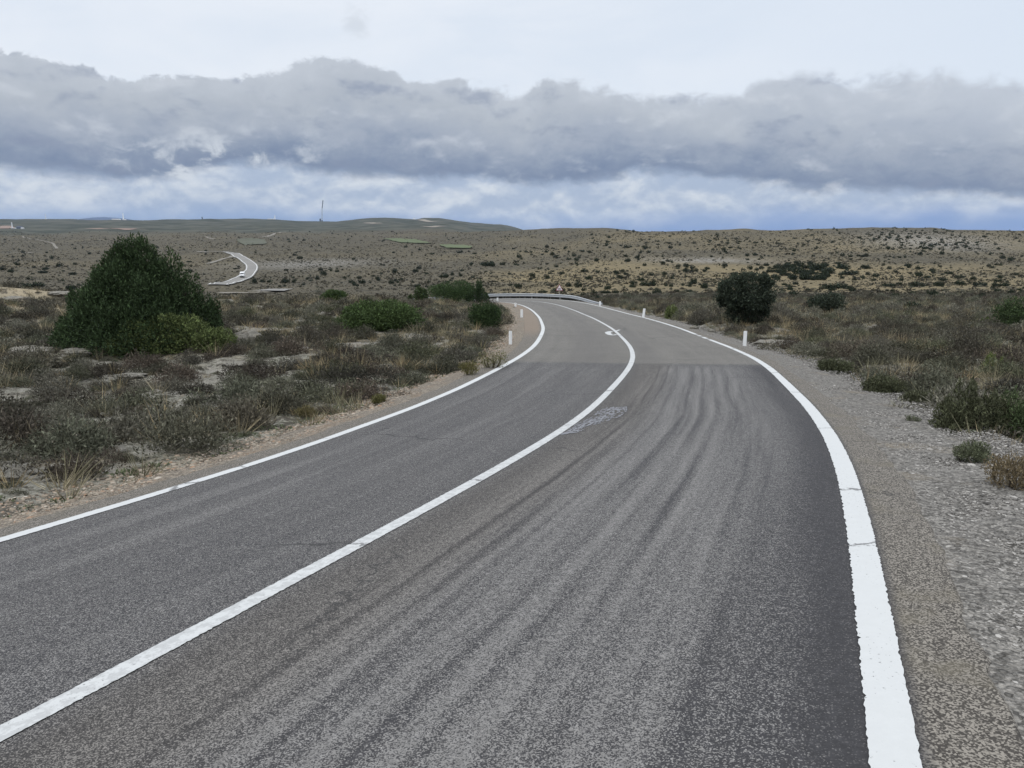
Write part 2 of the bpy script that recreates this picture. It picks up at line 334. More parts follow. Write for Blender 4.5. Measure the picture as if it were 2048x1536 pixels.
# hill crest on the left skyline, photo column -> row
_crest = np.array([(-500, 434), (0, 435.5), (100, 438), (170, 440.5), (330, 442), (480, 445), (560, 443.5), (620, 438), (680, 435.8), (745, 439), (790, 437), (835, 430.5), (880, 437), (960, 441.5), (1000, 446), (1060, 452), (1095, 456)], float)
def znat(X, Y):
    X = np.asarray(X, float); Y = np.asarray(Y, float)
    az = np.arctan2(X, Y); D = np.hypot(X, Y); ye = np.maximum(D * np.cos(np.clip(np.abs(az), 0, R_(50))), 1.0)
    fi = np.interp(az, _caz, np.arange(len(_caz))); i = np.clip(fi.astype(int), 0, len(_caz) - 2); f = fi - i; f = f * f * (3 - 2 * f) * .5 + f * .5
    fl = np.clip((np.log(ye) - _ly[0]) / (_ly[1] - _ly[0]), 0, len(_ly) - 1.001); j = fl.astype(int); g = fl - j
    t_ = (_tab[i, j] * (1 - g) + _tab[i, j + 1] * g) * (1 - f) + (_tab[i + 1, j] * (1 - g) + _tab[i + 1, j + 1] * g) * f
    # far crest line follows the skyline
    px = 1024 + F * np.tan(np.clip(az, -.9, .9)); fw = np.clip((np.log(ye) - math.log(2800)) / math.log(4300 / 2800.), 0, 1) * (px < 1095)
    dr = np.interp(px, _crest[:, 0], _crest[:, 1]) - np.interp(px, [-500, 0, 330, 600, 850, 1000, 1095], [434, 436.5, 440.5, 440.5, 433.5, 446, 457])
    t_ = t_ + fw * dr * .956 / F
    z = t_ * ye
    near = np.clip((75 - D) / 40, 0, 1)
    z = z + near * (.30 * fbm(X * .22, Y * .22, 21, 3) + .16 * fbm(X * .9, Y * .9, 31, 3)) * np.clip(D / 12, .2, 1)
    far = np.clip((D - 90) / 150, 0, 1) * np.clip((6000 - D) / 2000, 0, 1)
    z = z + far * D * (.0032 * fbm(az * 24, np.log(D) * 11, 41, 3))
    return z
def _ss(x, a, b): t = np.clip((x - a) / (b - a), 0, 1); return t * t * (3 - 2 * t)
def zground(X, Y):
    X = np.asarray(X, float); Y = np.asarray(Y, float); sh = X.shape
    X = X.ravel(); Y = Y.ravel(); z = znat(X, Y)
    nr = np.where((X * X + Y * Y < 125 ** 2) & (np.abs(X) < 70))[0]
    if len(nr):
        u, v = lateral(X[nr], Y[nr])
        al = a_left(v); ar = a_right(v)
        edge = np.where(u < 0, -al, ar); over = np.where(u < 0, -u - al, u - ar)          # metres beyond the paving
        g = lambda a: np.interp(v, ST, a)
        zr = g(RC[:, 2]) + g(RC[:, 3]) * np.clip(u, -al, ar)
        zv = zr - .2 - .0 * over
        wdt = np.where(u < 0, 1.0, 1.25)
        w = _ss(over, wdt * .55, wdt + 1.4)
        znr = z[nr]
        outer = (u > 0) & (v > V_FAR - 2)                     # fill slope under the guardrail
        w = np.where(outer, _ss(over, 1.4, 6), w)
        z[nr] = zv * (1 - w) + znr * w
    return z.reshape(sh)
AZ = np.concatenate([np.linspace(-PI, R_(-48), 60, endpoint=False), np.linspace(R_(-48), R_(46), 640), np.linspace(R_(46), PI, 61)[1:]])
DS = np.exp(np.linspace(math.log(.7), math.log(13000), 620))
_A, _D = np.meshgrid(AZ, DS, indexing='ij')
GX, GY = _D * np.sin(_A), _D * np.cos(_A)
GZ = zground(GX, GY)
def zmesh(X, Y):
    X = np.asarray(X, float); Y = np.asarray(Y, float)
    fa = np.interp(np.arctan2(X, Y), AZ, np.arange(len(AZ))); fd = np.interp(np.log(np.maximum(np.hypot(X, Y), .71)), np.log(DS), np.arange(len(DS)))
    i = np.clip(fa.astype(int), 0, len(AZ) - 2); j = np.clip(fd.astype(int), 0, len(DS) - 2); a = fa - i; b = fd - j
    return (GZ[i, j] * (1 - b) + GZ[i, j + 1] * b) * (1 - a) + (GZ[i + 1, j] * (1 - b) + GZ[i + 1, j + 1] * b) * a
_YS = np.exp(np.linspace(math.log(1.5), math.log(6500), 2600))
def zsurf(X, Y):
    """the top of what lies there: ground, gravel verge or road"""
    z = zmesh(X, Y); X = np.asarray(X, float); nr = (X * X + Y * Y < 110 ** 2)
    if nr.any():
        u, v = lateral(X[nr], Y[nr]); al, ar = a_left(v), a_right(v); ov = np.where(u < 0, -u - al, u - ar)
        g = lambda a: np.interp(v, ST, a); zr = g(RC[:, 2]) + g(RC[:, 3]) * u - np.clip(ov, 0, 9) * .12 - .02 * (ov > 0)
        z[nr] = np.where(ov < .85, np.maximum(z[nr], zr), z[nr])
    return z
def at(px, row):
    """first ground point seen at a photo pixel"""
    X = (px - 1024) / F; u = (768 - row) / F; dy = CP + u * SP; dz = -SP + u * CP
    s = _YS / dy; gx, gy, gz = X * s, _YS, dz * s
    zz = zsurf(gx, gy); hit = np.where(gz <= zz)[0]
    k = hit[0] if len(hit) else len(s) - 1
    return Vector((gx[k], gy[k], zz[k]))
def at_many(px, row):
    px = np.asarray(px, float); row = np.asarray(row, float); out = np.zeros((len(px), 3))
    ys = _YS[::2]
    for a in range(0, len(px), 3000):
        X = (px[a:a+3000, None] - 1024) / F; u = (768 - row[a:a+3000, None]) / F; dy = CP + u * SP; dz = -SP + u * CP
        s = ys[None] / dy; gx = X * s; gy = np.broadcast_to(ys[None], gx.shape); gz = dz * s; zz = zmesh(gx, gy)
        h = gz <= zz; k = np.where(h.any(1), h.argmax(1), len(ys) - 1); i = np.arange(len(k))
        out[a:a+3000] = np.stack([gx[i, k], gy[i, k], zz[i, k]], 1)
    return out

# ------------------------------------------------------------------ materials of the setting
def m_ground():
    m, t, b = mat('stony_ground')
    p = t.new('ShaderNodeNewGeometry').outputs['Position']
    x, y, z = t.sep(p); flatp = t.comb(x, y, 0)
    n1 = t.noise(flatp, .28, 5, .6); n2 = t.noise(flatp, 1.7, 5, .62, .4); n3 = t.noise(flatp, 7, 6, .72); n4 = t.noise(flatp, 34, 4, .68); v5 = t.voro(p, 16, 'F1', 'Color'); n5 = t.sep(v5)[0]
    soil = t.mix(n3, (.105, .085, .062), (.235, .19, .14))
    pale = t.mix(t.ss(n4, .3, .7), (.13, .122, .105), (.36, .345, .305))
    lich = t.mix(t.ss(n4, .3, .7), (.085, .088, .066), (.245, .245, .20))
    lich = t.mix(t.ss(n5, .72, .9), lich, (.30, .285, .24)); lich = t.mix(t.ss(n5, .3, .12), lich, (.075, .07, .052))
    litter = t.mix(n4, (.04, .036, .03), (.105, .095, .078))
    straw = t.mix(n3, (.13, .105, .065), (.285, .23, .14))
    c = t.mix(t.ss(t.m('ADD', n2, t.m('MULTIPLY', t.m('SUBTRACT', n3, .5), .5)), .42, .54), litter, lich)
    c = t.mix(t.ss(t.m('ADD', n2, t.m('MULTIPLY', n3, .3)), .66, .78), c, pale)
    c = t.mix(t.m('MULTIPLY', t.ss(n1, .5, .66), t.ss(n3, .42, .6)), c, straw)
    c = t.mix(t.m('MULTIPLY', t.ss(n1, .46, .36), t.ss(n3, .5, .62)), c, soil)
    c = t.mix(t.m('MULTIPLY', t.attr('bare'), t.ss(n3, .38, .55)), c, pale)
    c = t.mix(t.m('MULTIPLY', t.attr('tan'), t.ss(n2, .3, .55)), c, t.mix(n3, (.25, .205, .135), (.42, .365, .265)))
    # hillsides beyond
    f1 = t.noise(flatp, .012, 6, .62); f2 = t.noise(flatp, .07, 6, .66); f3 = t.noise(flatp, .45, 5, .75)
    fc = t.mix(t.ss(f3, .35, .68), (.032, .029, .021), (.150, .134, .099))
    fc = t.mix(t.m('MULTIPLY', t.ss(f2, .44, .62), .6), fc, (.046, .043, .034))
    fs = t.mix(t.ss(f3, .33, .66), (.105, .086, .05), (.225, .186, .112))
    fc = t.mix(t.m('MULTIPLY', t.attr('straw'), t.ss(t.m('ADD', f1, t.m('MULTIPLY', f2, .5)), .58, .82)), fc, fs)
    fc = t.mix(t.m('MULTIPLY', t.attr('straw'), .55), fc, fs)
    fc = t.mix(t.m('MULTIPLY', t.attr('scree'), t.ss(f3, .4, .6)), fc, (.24, .235, .225))
    fg = t.mix(t.ss(t.noise(flatp, .006, 8, .7), .42, .6), (.034, .040, .031), (.080, .080, .064))
    fc = t.mix(t.attr('green'), fc, fg)
    c = t.mix(t.attr('far'), c, fc)
    t.put(b.inputs['Base Color'], c)
    hgt = t.m('ADD', t.m('MULTIPLY', n3, .6), t.m('MULTIPLY', n4, .3))
    t.put(b.inputs['Normal'], t.bump(t.m('ADD', hgt, t.m('MULTIPLY', n5, .25)), 1.0, .09))
    b.inputs['Specular IOR Level'].default_value = .05
    return m
def m_asphalt():
    m, t, b = mat('asphalt')
    uv = t.new('ShaderNodeUVMap').outputs[0]; u, v, _ = t.sep(uv)
    p = t.comb(u, v, 0)
    g1 = t.voro(p, 185, 'F1', 'Color'); gs = t.sep(g1)[0]
    g2 = t.noise(p, 110, 3, .6); mid = t.noise(p, 9, 4, .6); big = t.noise(p, .55, 4, .55)
    long1 = t.noise(t.comb(u, t.m('MULTIPLY', v, .035), 0), 3.0, 4, .6)
    # stripes of scraped aggregate in the right lane
    uw = t.m('ADD', u, t.m('ADD', t.m('MULTIPLY', t.m('SUBTRACT', t.noise(t.m('MULTIPLY', v, 1.0), .22, 2, .5, dim='1D'), .5), .10), t.m('MULTIPLY', t.m('SUBTRACT', mid, .5), .035)))
    STR = [(0,.0),(.6,.05),(.70,.3),(.75,-.5),(.80,.35),(.92,.45),(.97,-.4),(1.02,.5),(1.11,.5),(1.165,-.3),(1.22,.4),(1.34,.75),(1.44,.3),(1.52,-.25),(1.6,.3),(1.67,.9),(1.73,.2),(1.76,-.2),(1.82,.5),(1.89,.95),(1.95,.3),(1.985,-.1),(2.05,.5),(2.1,.65),(2.2,.1),(2.33,.45),(2.45,.2),(2.6,.2),(2.8,-.05),(3.0,-.4)]
    st = t.ramp(t.m('DIVIDE', uw, 3.3, clamp=True), [(a_ / 3.3, ((b_ + 1) / 2,) * 3) for a_, b_ in STR])
    st = t.m('SUBTRACT', t.m('MULTIPLY', st, 2), 1)
    stl = t.ss(t.noise(t.comb(uw, t.m('MULTIPLY', v, .05), 0), 3.2, 3, .5), .5, .66)
    breakup = t.ss(t.noise(t.comb(t.m('MULTIPLY', u, 1.6), t.m('MULTIPLY', v, .35), 5), 1.2, 3, .5), .1, .5)
    lane = t.m('MULTIPLY', t.ss(u, .55, .95), t.ss(u, 3.05, 2.45))
    lanel = t.m('MULTIPLY', t.m('MULTIPLY', t.ss(u, -3.1, -2.5), t.ss(u, -.3, -.9)), .35)
    new = t.ss(t.m('ADD', v, t.m('ADD', t.m('MULTIPLY', u, .12), t.m('MULTIPLY', t.m('SUBTRACT', mid, .5), 1.2))), V_EDGE + .42, V_EDGE - .25)
    fade = t.ss(v, V_EDGE - .2, V_EDGE - 1.6)
    sm = t.m('MULTIPLY', t.m('ADD', t.m('MULTIPLY', t.ss(u, .3, .6), t.m('ADD', t.m('MULTIPLY', t.m('MULTIPLY', st, breakup), .72), t.m('MULTIPLY', t.ss(u, 3.0, 2.4), t.m('MULTIPLY', t.m('SUBTRACT', t.noise(t.comb(uw, t.m('MULTIPLY', v, .022), 2), 10.5, 4, .6), .46), 2.3)))), t.m('MULTIPLY', lanel, stl)), t.m('MULTIPLY', new, fade))
    # aggregate: share of light grains
    wear = t.m('ADD', t.m('MULTIPLY', sm, .36), t.m('MULTIPLY', t.m('SUBTRACT', long1, .5), .40))
    edge = t.m('MULTIPLY', t.m('MULTIPLY', t.ss(u, 2.45, 3.0), new), .075)
    thr = t.m('SUBTRACT', t.m('SUBTRACT', .66, wear), t.m('MULTIPLY', edge, -1.0))
    grain = t.ss(t.m('ADD', t.m('MULTIPLY', gs, .75), t.m('MULTIPLY', g2, .3)), t.m('SUBTRACT', thr, .16), t.m('ADD', thr, .16))
    darkc = t.mix(big, (.036, .036, .040), (.052, .050, .051))
    lightc = t.mix(gs, (.150, .147, .145), (.245, .237, .226))
    cn = t.mix(grain, darkc, lightc)
    g5 = t.ss(t.noise(p, 26, 3, .65), .34, .62); cn = t.mix(t.m('MULTIPLY', t.m('MULTIPLY', t.m('MAXIMUM', sm, 0.0), g5), .26), cn, (.19, .183, .172)); cn = t.mix(t.m('MULTIPLY', t.m('MULTIPLY', t.m('MAXIMUM', t.m('MULTIPLY', sm, -1.0), 0.0), g5), .40), cn, (.045, .045, .050))
    brown = t.m('MULTIPLY', t.m('MULTIPLY', t.ss(u, -.1, .3), t.ss(u, 1.3, .6)), .5)
    cn = t.mix(brown, cn, t.mix(grain, (.052, .047, .041), (.19, .172, .15)))
    # older, paler surface further on
    trans = t.noise(t.comb(t.m('MULTIPLY', u, .25), t.m('MULTIPLY', v, 1.0), 0), 3.5, 4, .6)
    lo = t.m('ADD', t.m('MULTIPLY', big, .5), t.m('MULTIPLY', trans, .5))
    co = t.mix(grain, (.100, .096, .088), (.235, .222, .20))
    co = t.mix(t.m('MULTIPLY', t.ss(lo, .36, .62), .55), co, t.mix(grain, (.145, .138, .125), (.235, .225, .205)))
    track = t.m('MULTIPLY', t.m('ADD', t.m('MULTIPLY', t.ss(u, -2.2, -1.6), t.ss(u, -.4, -1.0)), t.m('MULTIPLY', t.ss(u, -.1, .3), t.ss(u, 1.0, .5))), .28)
    co = t.mix(track, co, (.10, .095, .093))
    c = t.mix(new, co, cn)
    gr = t.noise(p, 20, 7, .82); c = t.mix(t.ss(gr, .62, .40), c, t.vm('SCALE', c, .72)); c = t.mix(t.ss(gr, .56, .72), c, t.vm('SCALE', c, 1.32))
    # shoulders outside the lines: browner, coarser
    gc = t.sep(t.voro(p, 135, 'F1', 'Color'))[1]; grc = t.ss(t.m('ADD', t.m('MULTIPLY', gc, .7), t.m('MULTIPLY', g2, .35)), .42, .74)
    sh = t.m('MAXIMUM', t.ss(u, LANE + .06, LANE + .14), t.ss(u, -LANE - .06, -LANE - .14))
    cs = t.mix(grc, (.048, .043, .037), (.235, .215, .185))
    rust = t.m('MULTIPLY', t.ss(v, 50, 58), t.ss(u, -3.3, -3.6))
    cs = t.mix(t.m('MULTIPLY', rust, .7), cs, (.20, .155, .115))
    cs = t.mix(t.m('MULTIPLY', t.ss(t.noise(p, 2.2, 4, .6), .5, .7), .5), cs, (.13, .115, .085))
    c = t.mix(sh, c, cs)
    # cracks
    ck = t.voro(t.comb(t.m('ADD', u, t.m('MULTIPLY', mid, .6)), t.m('ADD', v, t.m('MULTIPLY', big, 1.5)), 0), .22, 'DISTANCE_TO_EDGE')
    ckm = t.m('MULTIPLY', t.ss(ck, .006, .0015), t.ss(t.noise(p, .3, 2, .5), .52, .6))
    c = t.mix(t.m('MULTIPLY', ckm, .8), c, (.03, .03, .03))
    t.put(b.inputs['Base Color'], c)
    b.inputs['Roughness'].default_value = .82; b.inputs['Specular IOR Level'].default_value = .22
    t.put(b.inputs['Normal'], t.bump(t.m('ADD', gs, t.m('MULTIPLY', g2, .5)), .55, .006))
    return m
def m_paint():
    m, t, b = mat('road_paint')
    uv = t.new('ShaderNodeUVMap').outputs[0]; u, v, _ = t.sep(uv); p = t.comb(u, v, 0)
    n = t.noise(p, 14, 5, .6); sp = t.noise(p, 55, 3, .6); w = t.noise(p, 1.1, 3, .5)
    n9 = t.noise(p, 3, 3, .5)
    c = t.mix(n, (.45, .46, .455), (.50, .512, .51))
    worn = t.attr('worn')
    c = t.mix(t.m('MULTIPLY', t.ss(t.m('ADD', sp, t.m('MULTIPLY', w, .25)), .77, .84), .8), c, (.12, .12, .12))
    c = t.mix(t.m('MULTIPLY', worn, t.ss(t.m('ADD', n, t.m('MULTIPLY', sp, .4)), .62, .78)), c, (.2, .2, .2))
    ck = t.voro(t.comb(t.m('MULTIPLY', u, .5), t.m('ADD', v, t.m('MULTIPLY', n, .25)), 0), .3, 'DISTANCE_TO_EDGE')
    c = t.mix(t.m('MULTIPLY', t.ss(ck, .007, .002), .85), c, (.12, .12, .12))
    t.put(b.inputs['Base Color'], c); b.inputs['Roughness'].default_value = .7
    t.put(b.inputs['Normal'], t.bump(sp, .3, .004))
    return m
def m_gravel(name, tint, warm):
    m, t, b = mat(name)
    p = t.new('ShaderNodeNewGeometry').outputs['Position']
    v1 = t.new('ShaderNodeTexVoronoi'); t.put(v1.inputs['Vector'], p); v1.inputs['Scale'].default_value = 34
    v2 = t.voro(p, 90, 'F1', 'Color'); cr = t.sep(v1.outputs['Color'])[0]; c2 = t.sep(v2)[1]
    n = t.noise(p, 1.4, 4, .6); d = t.ss(v1.outputs['Distance'], .75, .3)
    k = t.m('ADD', t.m('MULTIPLY', cr, .65), t.m('MULTIPLY', c2, .35))
    c = t.ramp(k, [(0, (.05, .046, .04)), (.35, tuple(.55 * x for x in tint)), (.7, tint), (1, tuple(min(.6, 1.45 * x) for x in tint))])
    c = t.mix(t.m('MULTIPLY', t.ss(n, .52, .72), .6), c, warm)
    t.put(b.inputs['Base Color'], c)
    t.put(b.inputs['Normal'], t.bump(t.m('ADD', d, t.m('MULTIPLY', c2, .4)), .9, .018))
    return m
M_GROUND, M_ASPH, M_PAINT = m_ground(), m_asphalt(), m_paint()
M_GRAV = m_gravel('grey_gravel', (.225, .213, .193), (.21, .175, .125))
M_GRAVL = m_gravel('tan_gravel', (.27, .235, .19), (.23, .165, .11))

# ------------------------------------------------------------------ the ground sheet
def build_ground():
    na, nd = len(AZ), len(DS)
    idx = np.arange(na * nd).reshape(na, nd)
    q = np.stack([idx[:-1, :-1], idx[1:, :-1], idx[1:, 1:], idx[:-1, 1:]], -1).reshape(-1, 4)
    X, Y, Z = GX.ravel(), GY.ravel(), GZ.ravel()
    D = np.hypot(X, Y); az = np.arctan2(X, Y); px = 1024 + F * np.tan(np.clip(az, -1.2, 1.2))
    lD = np.log(np.maximum(D, 1))
    far = _ss(D, 70, 150)
    g = lambda c, w: np.exp(-((lD - math.log(c)) / w) ** 2)
    wob = 1 + .35 * fbm(az * 9, lD * 4, 77, 3)
    rt = _ss(px, 850, 1250)
    straw = np.clip(rt * 1.15 * (g(345, .17) * 1.3 + g(170, .16) * 1.1 + .55 * g(260, .5) + .28 * g(650, .3)) + (1 - rt) * (.15 * g(600, .25) + .25 * g(160, .2)) + (.2 + .3 * rt) * fbm(az * 14, lD * 7, 91, 3), 0, 1) * wob
    straw = straw * (1 - .6 * g(520, .1))
    scree = (np.exp(-((px - 1410) / 110) ** 2) * g(455, .06) + np.exp(-((px - 1850) / 130) ** 2) * g(700, .13) + .8 * np.exp(-((px - 620) / 140) ** 2) * g(560, .08))
    green = _ss(D, 1900, 2600) * (px < 1110)
    tan_ = np.exp(-((px - 60) / 110) ** 2) * _ss(D, 44, 50) * (D < 75)
    bare = np.clip(1.5 * fbm(X * .25, Y * .25, 55, 3) - .15, 0, .8)
    me = npmesh('ground', np.stack([X, Y, Z], 1), q, M_GROUND, smooth=True, attrs=dict(far=far, straw=np.clip(straw, 0, 1), scree=np.clip(scree, 0, 1), green=green, tan=np.clip(tan_, 0, 1), bare=bare))
    tag(mobj('ground', me), kind='structure')
build_ground()

# ------------------------------------------------------------------ road, verges, markings
def strip(v, ucols, zoff):
    """grid over stations v and lateral columns (each an array over v); zoff same shape"""
    U = np.stack(ucols, 1); Vv = np.repeat(v[:, None], U.shape[1], 1)
    P = road_pt(U, Vv); P[..., 2] += zoff
    nv, nu = U.shape; idx = np.arange(nv * nu).reshape(nv, nu)
    q = np.stack([idx[:-1, :-1], idx[:-1, 1:], idx[1:, 1:], idx[1:, :-1]], -1).reshape(-1, 4)
    return P.reshape(-1, 3), q, np.stack([U.ravel(), Vv.ravel()], 1)
VV = np.concatenate([np.arange(.5, 24, .5), np.arange(24, 50, .12), np.arange(50, ST[-1] - .3, .3)])
def build_road():
    al, ar = a_left(VV), a_right(VV)
    cols = [-al - .06, -al] + [np.full(len(VV), u) for u in np.linspace(-3.2, 3.2, 9)] + [ar, ar + .05]
    zo = np.zeros((len(VV), len(cols))); zo[:, 0] = -.05; zo[:, -1] = -.05; zo[:, 1] = -.006; zo[:, -2] = -.006
    P, q, uv = strip(VV, cols, zo)
    tag(mobj('road', npmesh('road', P, q, M_ASPH, uv=uv)), kind='structure')
    for nm, sg, m in (('left_verge', -1, M_GRAVL), ('right_verge', 1, M_GRAV)):
        a = al if sg < 0 else ar; w = (1.15 if sg < 0 else 1.4) + .35 * vn(VV * .8, 0 * VV, 8 + sg) + .2 * vn(VV * 3, 0 * VV, 12 + sg)
        fr = [0.0, .03, .15, .35, .6, .85, 1.15]; c2 = [sg * (a - .005 + f * w) for f in fr]
        zo = np.stack([(-.016 - .11 * f * (f < .9) - (.32 * (f - .6) if f > .6 else 0)) + (.022 * fbm(VV * 2.4, VV * 0 + f * 9, 61, 3) if f > .03 else 0 * VV) for f in fr], 1)
        P, q, uv = strip(VV, c2, zo)
        if sg < 0: q = q[:, ::-1]
        tag(mobj(nm, npmesh(nm, P, q, m, smooth=True)), kind='structure')
build_road()

def line_piece(v0, v1, uc, wid, rag_in=0.0, rag_out=0.0, side=1, worn=0.0):
    v = np.concatenate([np.arange(v0, min(v1, 38), .018), np.arange(max(v0, 38), min(v1, 60), .04), np.arange(max(v0, 60), v1, .15), [v1]]) if v1 > v0 else None
    if v is None or len(v) < 3: v = np.linspace(v0, v1, 5)
    rn = np.random.default_rng(int(v0 * 7) + 3)
    def jag(amp, s): return amp * (rn.random(len(v)) ** 3 * 1.3 + 1.4 * np.clip(vn(v * 6, 0 * v, s) - .15, 0, 1)) + .0022 * rn.standard_normal(len(v))
    a = uc - side * wid / 2 + side * jag(rag_in, 11); b = uc + side * wid / 2 - side * jag(rag_out, 13)
    z = .006 + np.zeros((len(v), 4))
    P, q, uv = strip(v, [a, a * .66 + b * .34, a * .34 + b * .66, b], z)
    if side < 0: q = q[:, ::-1]
    return P, q, uv, np.full(len(P), worn)
def join(parts, name, m):
    Vs, qs, uvs, ws = [], [], [], []; n = 0
    for P, q, uv, w in parts: Vs.append(P); qs.append(q + n); uvs.append(uv); ws.append(w); n += len(P)
    return npmesh(name, np.concatenate(Vs), np.concatenate(qs), m, uv=np.concatenate(uvs), attrs=dict(worn=np.concatenate(ws)))
vend = ST[-1] - .4
g1, g2, g3 = (road_uv(*p)[1] for p in ((1411, 678.2), (1398, 673.6), (1385, 669.4)))
me = join([line_piece(.6, g1 - .25, LANE, .158, .007, .003), line_piece(g1 + .2, g2 - .25, LANE, .17, .02, .01), line_piece(g2 + .2, g3 - .25, LANE, .17, .02, .01), line_piece(g3 + .2, vend, LANE, .17, .01, .01)], 'right_edge_line', M_PAINT)
tag(mobj('right_edge_line', me), kind='structure')
tag(mobj('left_edge_line', join([line_piece(.6, vend, -LANE, .165, .004, .004, -1)], 'left_edge_line', M_PAINT)), kind='structure')
tag(mobj('centre_line', join([line_piece(.6, vend, 0, .138, .003, .004, 1, .35)], 'centre_line', M_PAINT)), kind='structure')
def ribbon(pts, w):
    pts = np.array(pts); t_ = np.gradient(pts, axis=0); t_ /= np.linalg.norm(t_, axis=1)[:, None] + 1e-9; n = np.stack([-t_[:, 1], t_[:, 0]], 1)
    w = np.interp(np.linspace(0, 1, len(pts)), np.linspace(0, 1, len(w)), w)[:, None]
    E = np.stack([pts - n * w, pts + n * w], 1); P = road_pt(E[..., 0], E[..., 1], .007); k = np.arange(len(pts) - 1) * 2
    q = np.stack([k, k + 1, k + 3, k + 2], 1)
    return P.reshape(-1, 3), q, E.reshape(-1, 2), np.full(len(pts) * 2, .3)
def build_marks():
    hook = [road_uv(*p) for p in ((1239, 660.5), (1231, 662), (1222, 663.2), (1215.5, 665.5), (1219, 668.6), (1226, 669.6), (1233, 669.4))]
    h = np.array(hook); h = _catmull(np.arange(len(h)).astype(float), h, np.linspace(0, len(h) - 1.001, 40))
    h2 = np.array([road_uv(*p) for p in ((1216.5, 665.2), (1221, 666.4), (1226, 665.8))]); 
    tag(mobj('paint_hook', join([ribbon(h, [.05, .08, .13, .10, .06]), ribbon(h2, [.08, .12, .05])], 'paint_hook', M_PAINT)), kind='structure')
    rn = np.random.default_rng(5); Vs = []; qs = []; uvs = []
    ctr = np.array([road_uv(*p) for p in ((1123, 869), (1145, 864), (1165, 855), (1190, 844), (1212, 832), (1226, 822), (1234, 817))]); wd = np.array([.03, .09, .13, .16, .2, .22, .16]); den = np.array([.45, .6, .8, .85, 1, 1, 1.])
    for k in range(700):
        s = rn.random() * 6; i = min(int(s), 5); f = s - i; c = ctr[i] * (1 - f) + ctr[i + 1] * f
        if rn.random() > den[i]: continue
        d = ctr[i + 1] - ctr[i]; d /= np.linalg.norm(d); n = np.array([-d[1], d[0]]); w = wd[i] * (1 - f) + wd[i + 1] * f
        lat = rn.normal() * .55; lat = max(-1, min(1, lat)); c = c + n * w * lat
        L = rn.uniform(.012, .055); W = rn.uniform(.005, .018)
        E = np.array([c - d * L - n * W, c + d * L - n * W * .6, c + d * L * .8 + n * W, c - d * L * .9 + n * W * .8])
        P = road_pt(E[:, 0], E[:, 1], .005 + .002 * rn.random()); qs.append(np.arange(4)[None] + len(Vs) * 4); Vs.append(P); uvs.append(E)
    tag(mobj('paint_smear', npmesh('paint_smear', np.concatenate(Vs), np.concatenate(qs), flat('faded_paint', (.20, .205, .22), var=.25, scale=30), uv=np.concatenate(uvs))), kind='structure')
build_marks()

def drape(name, pts, w, m, dz=.35, n=80, sub=None):
    """ribbon laid on the ground along photo points"""
    P = np.array([at(*p)[:] for p in pts])[:, :2]; s = np.r_[0, np.cumsum(np.linalg.norm(np.diff(P, axis=0), axis=1))]
    q = _catmull(s, P, np.linspace(0, s[-1] * .9999, n)); t_ = np.gradient(q, axis=0); t_ /= np.linalg.norm(t_, axis=1)[:, None]; nn = np.stack([t_[:, 1], -t_[:, 0]], 1)
    w = np.interp(np.linspace(0, 1, n), np.linspace(0, 1, len(w)), w) if isinstance(w, (list, tuple)) else np.full(n, w)
    return q, nn, w
def drape_mesh(name, q, nn, us, m, dz, kind='structure', width_scale=None):
    E = np.stack([q + nn * (u if width_scale is None else u * width_scale[:, None]) for u in us], 1)
    Zc = zmesh(q[:, 0], q[:, 1])
    Z = np.maximum(zmesh(E[..., 0], E[..., 1]), 0 * E[..., 0] + Zc[:, None] - .3) + dz
    P = np.concatenate([E, Z[..., None]], -1); nv, nu = Z.shape; idx = np.arange(nv * nu).reshape(nv, nu)
    f = np.stack([idx[:-1, :-1], idx[:-1, 1:], idx[1:, 1:], idx[1:, :-1]], -1).reshape(-1, 4)
    sdist = np.r_[0, np.cumsum(np.linalg.norm(np.diff(q, axis=0), axis=1))]; uu = np.einsum('ijk,ik->ij', E - q[:, None], nn)
    return tag(mobj(name, npmesh(name, P.reshape(-1, 3), f, m, uv=np.stack([uu.ravel(), np.repeat(sdist, nu)], 1), attrs=dict(worn=np.zeros(nv * nu)))), kind=kind)
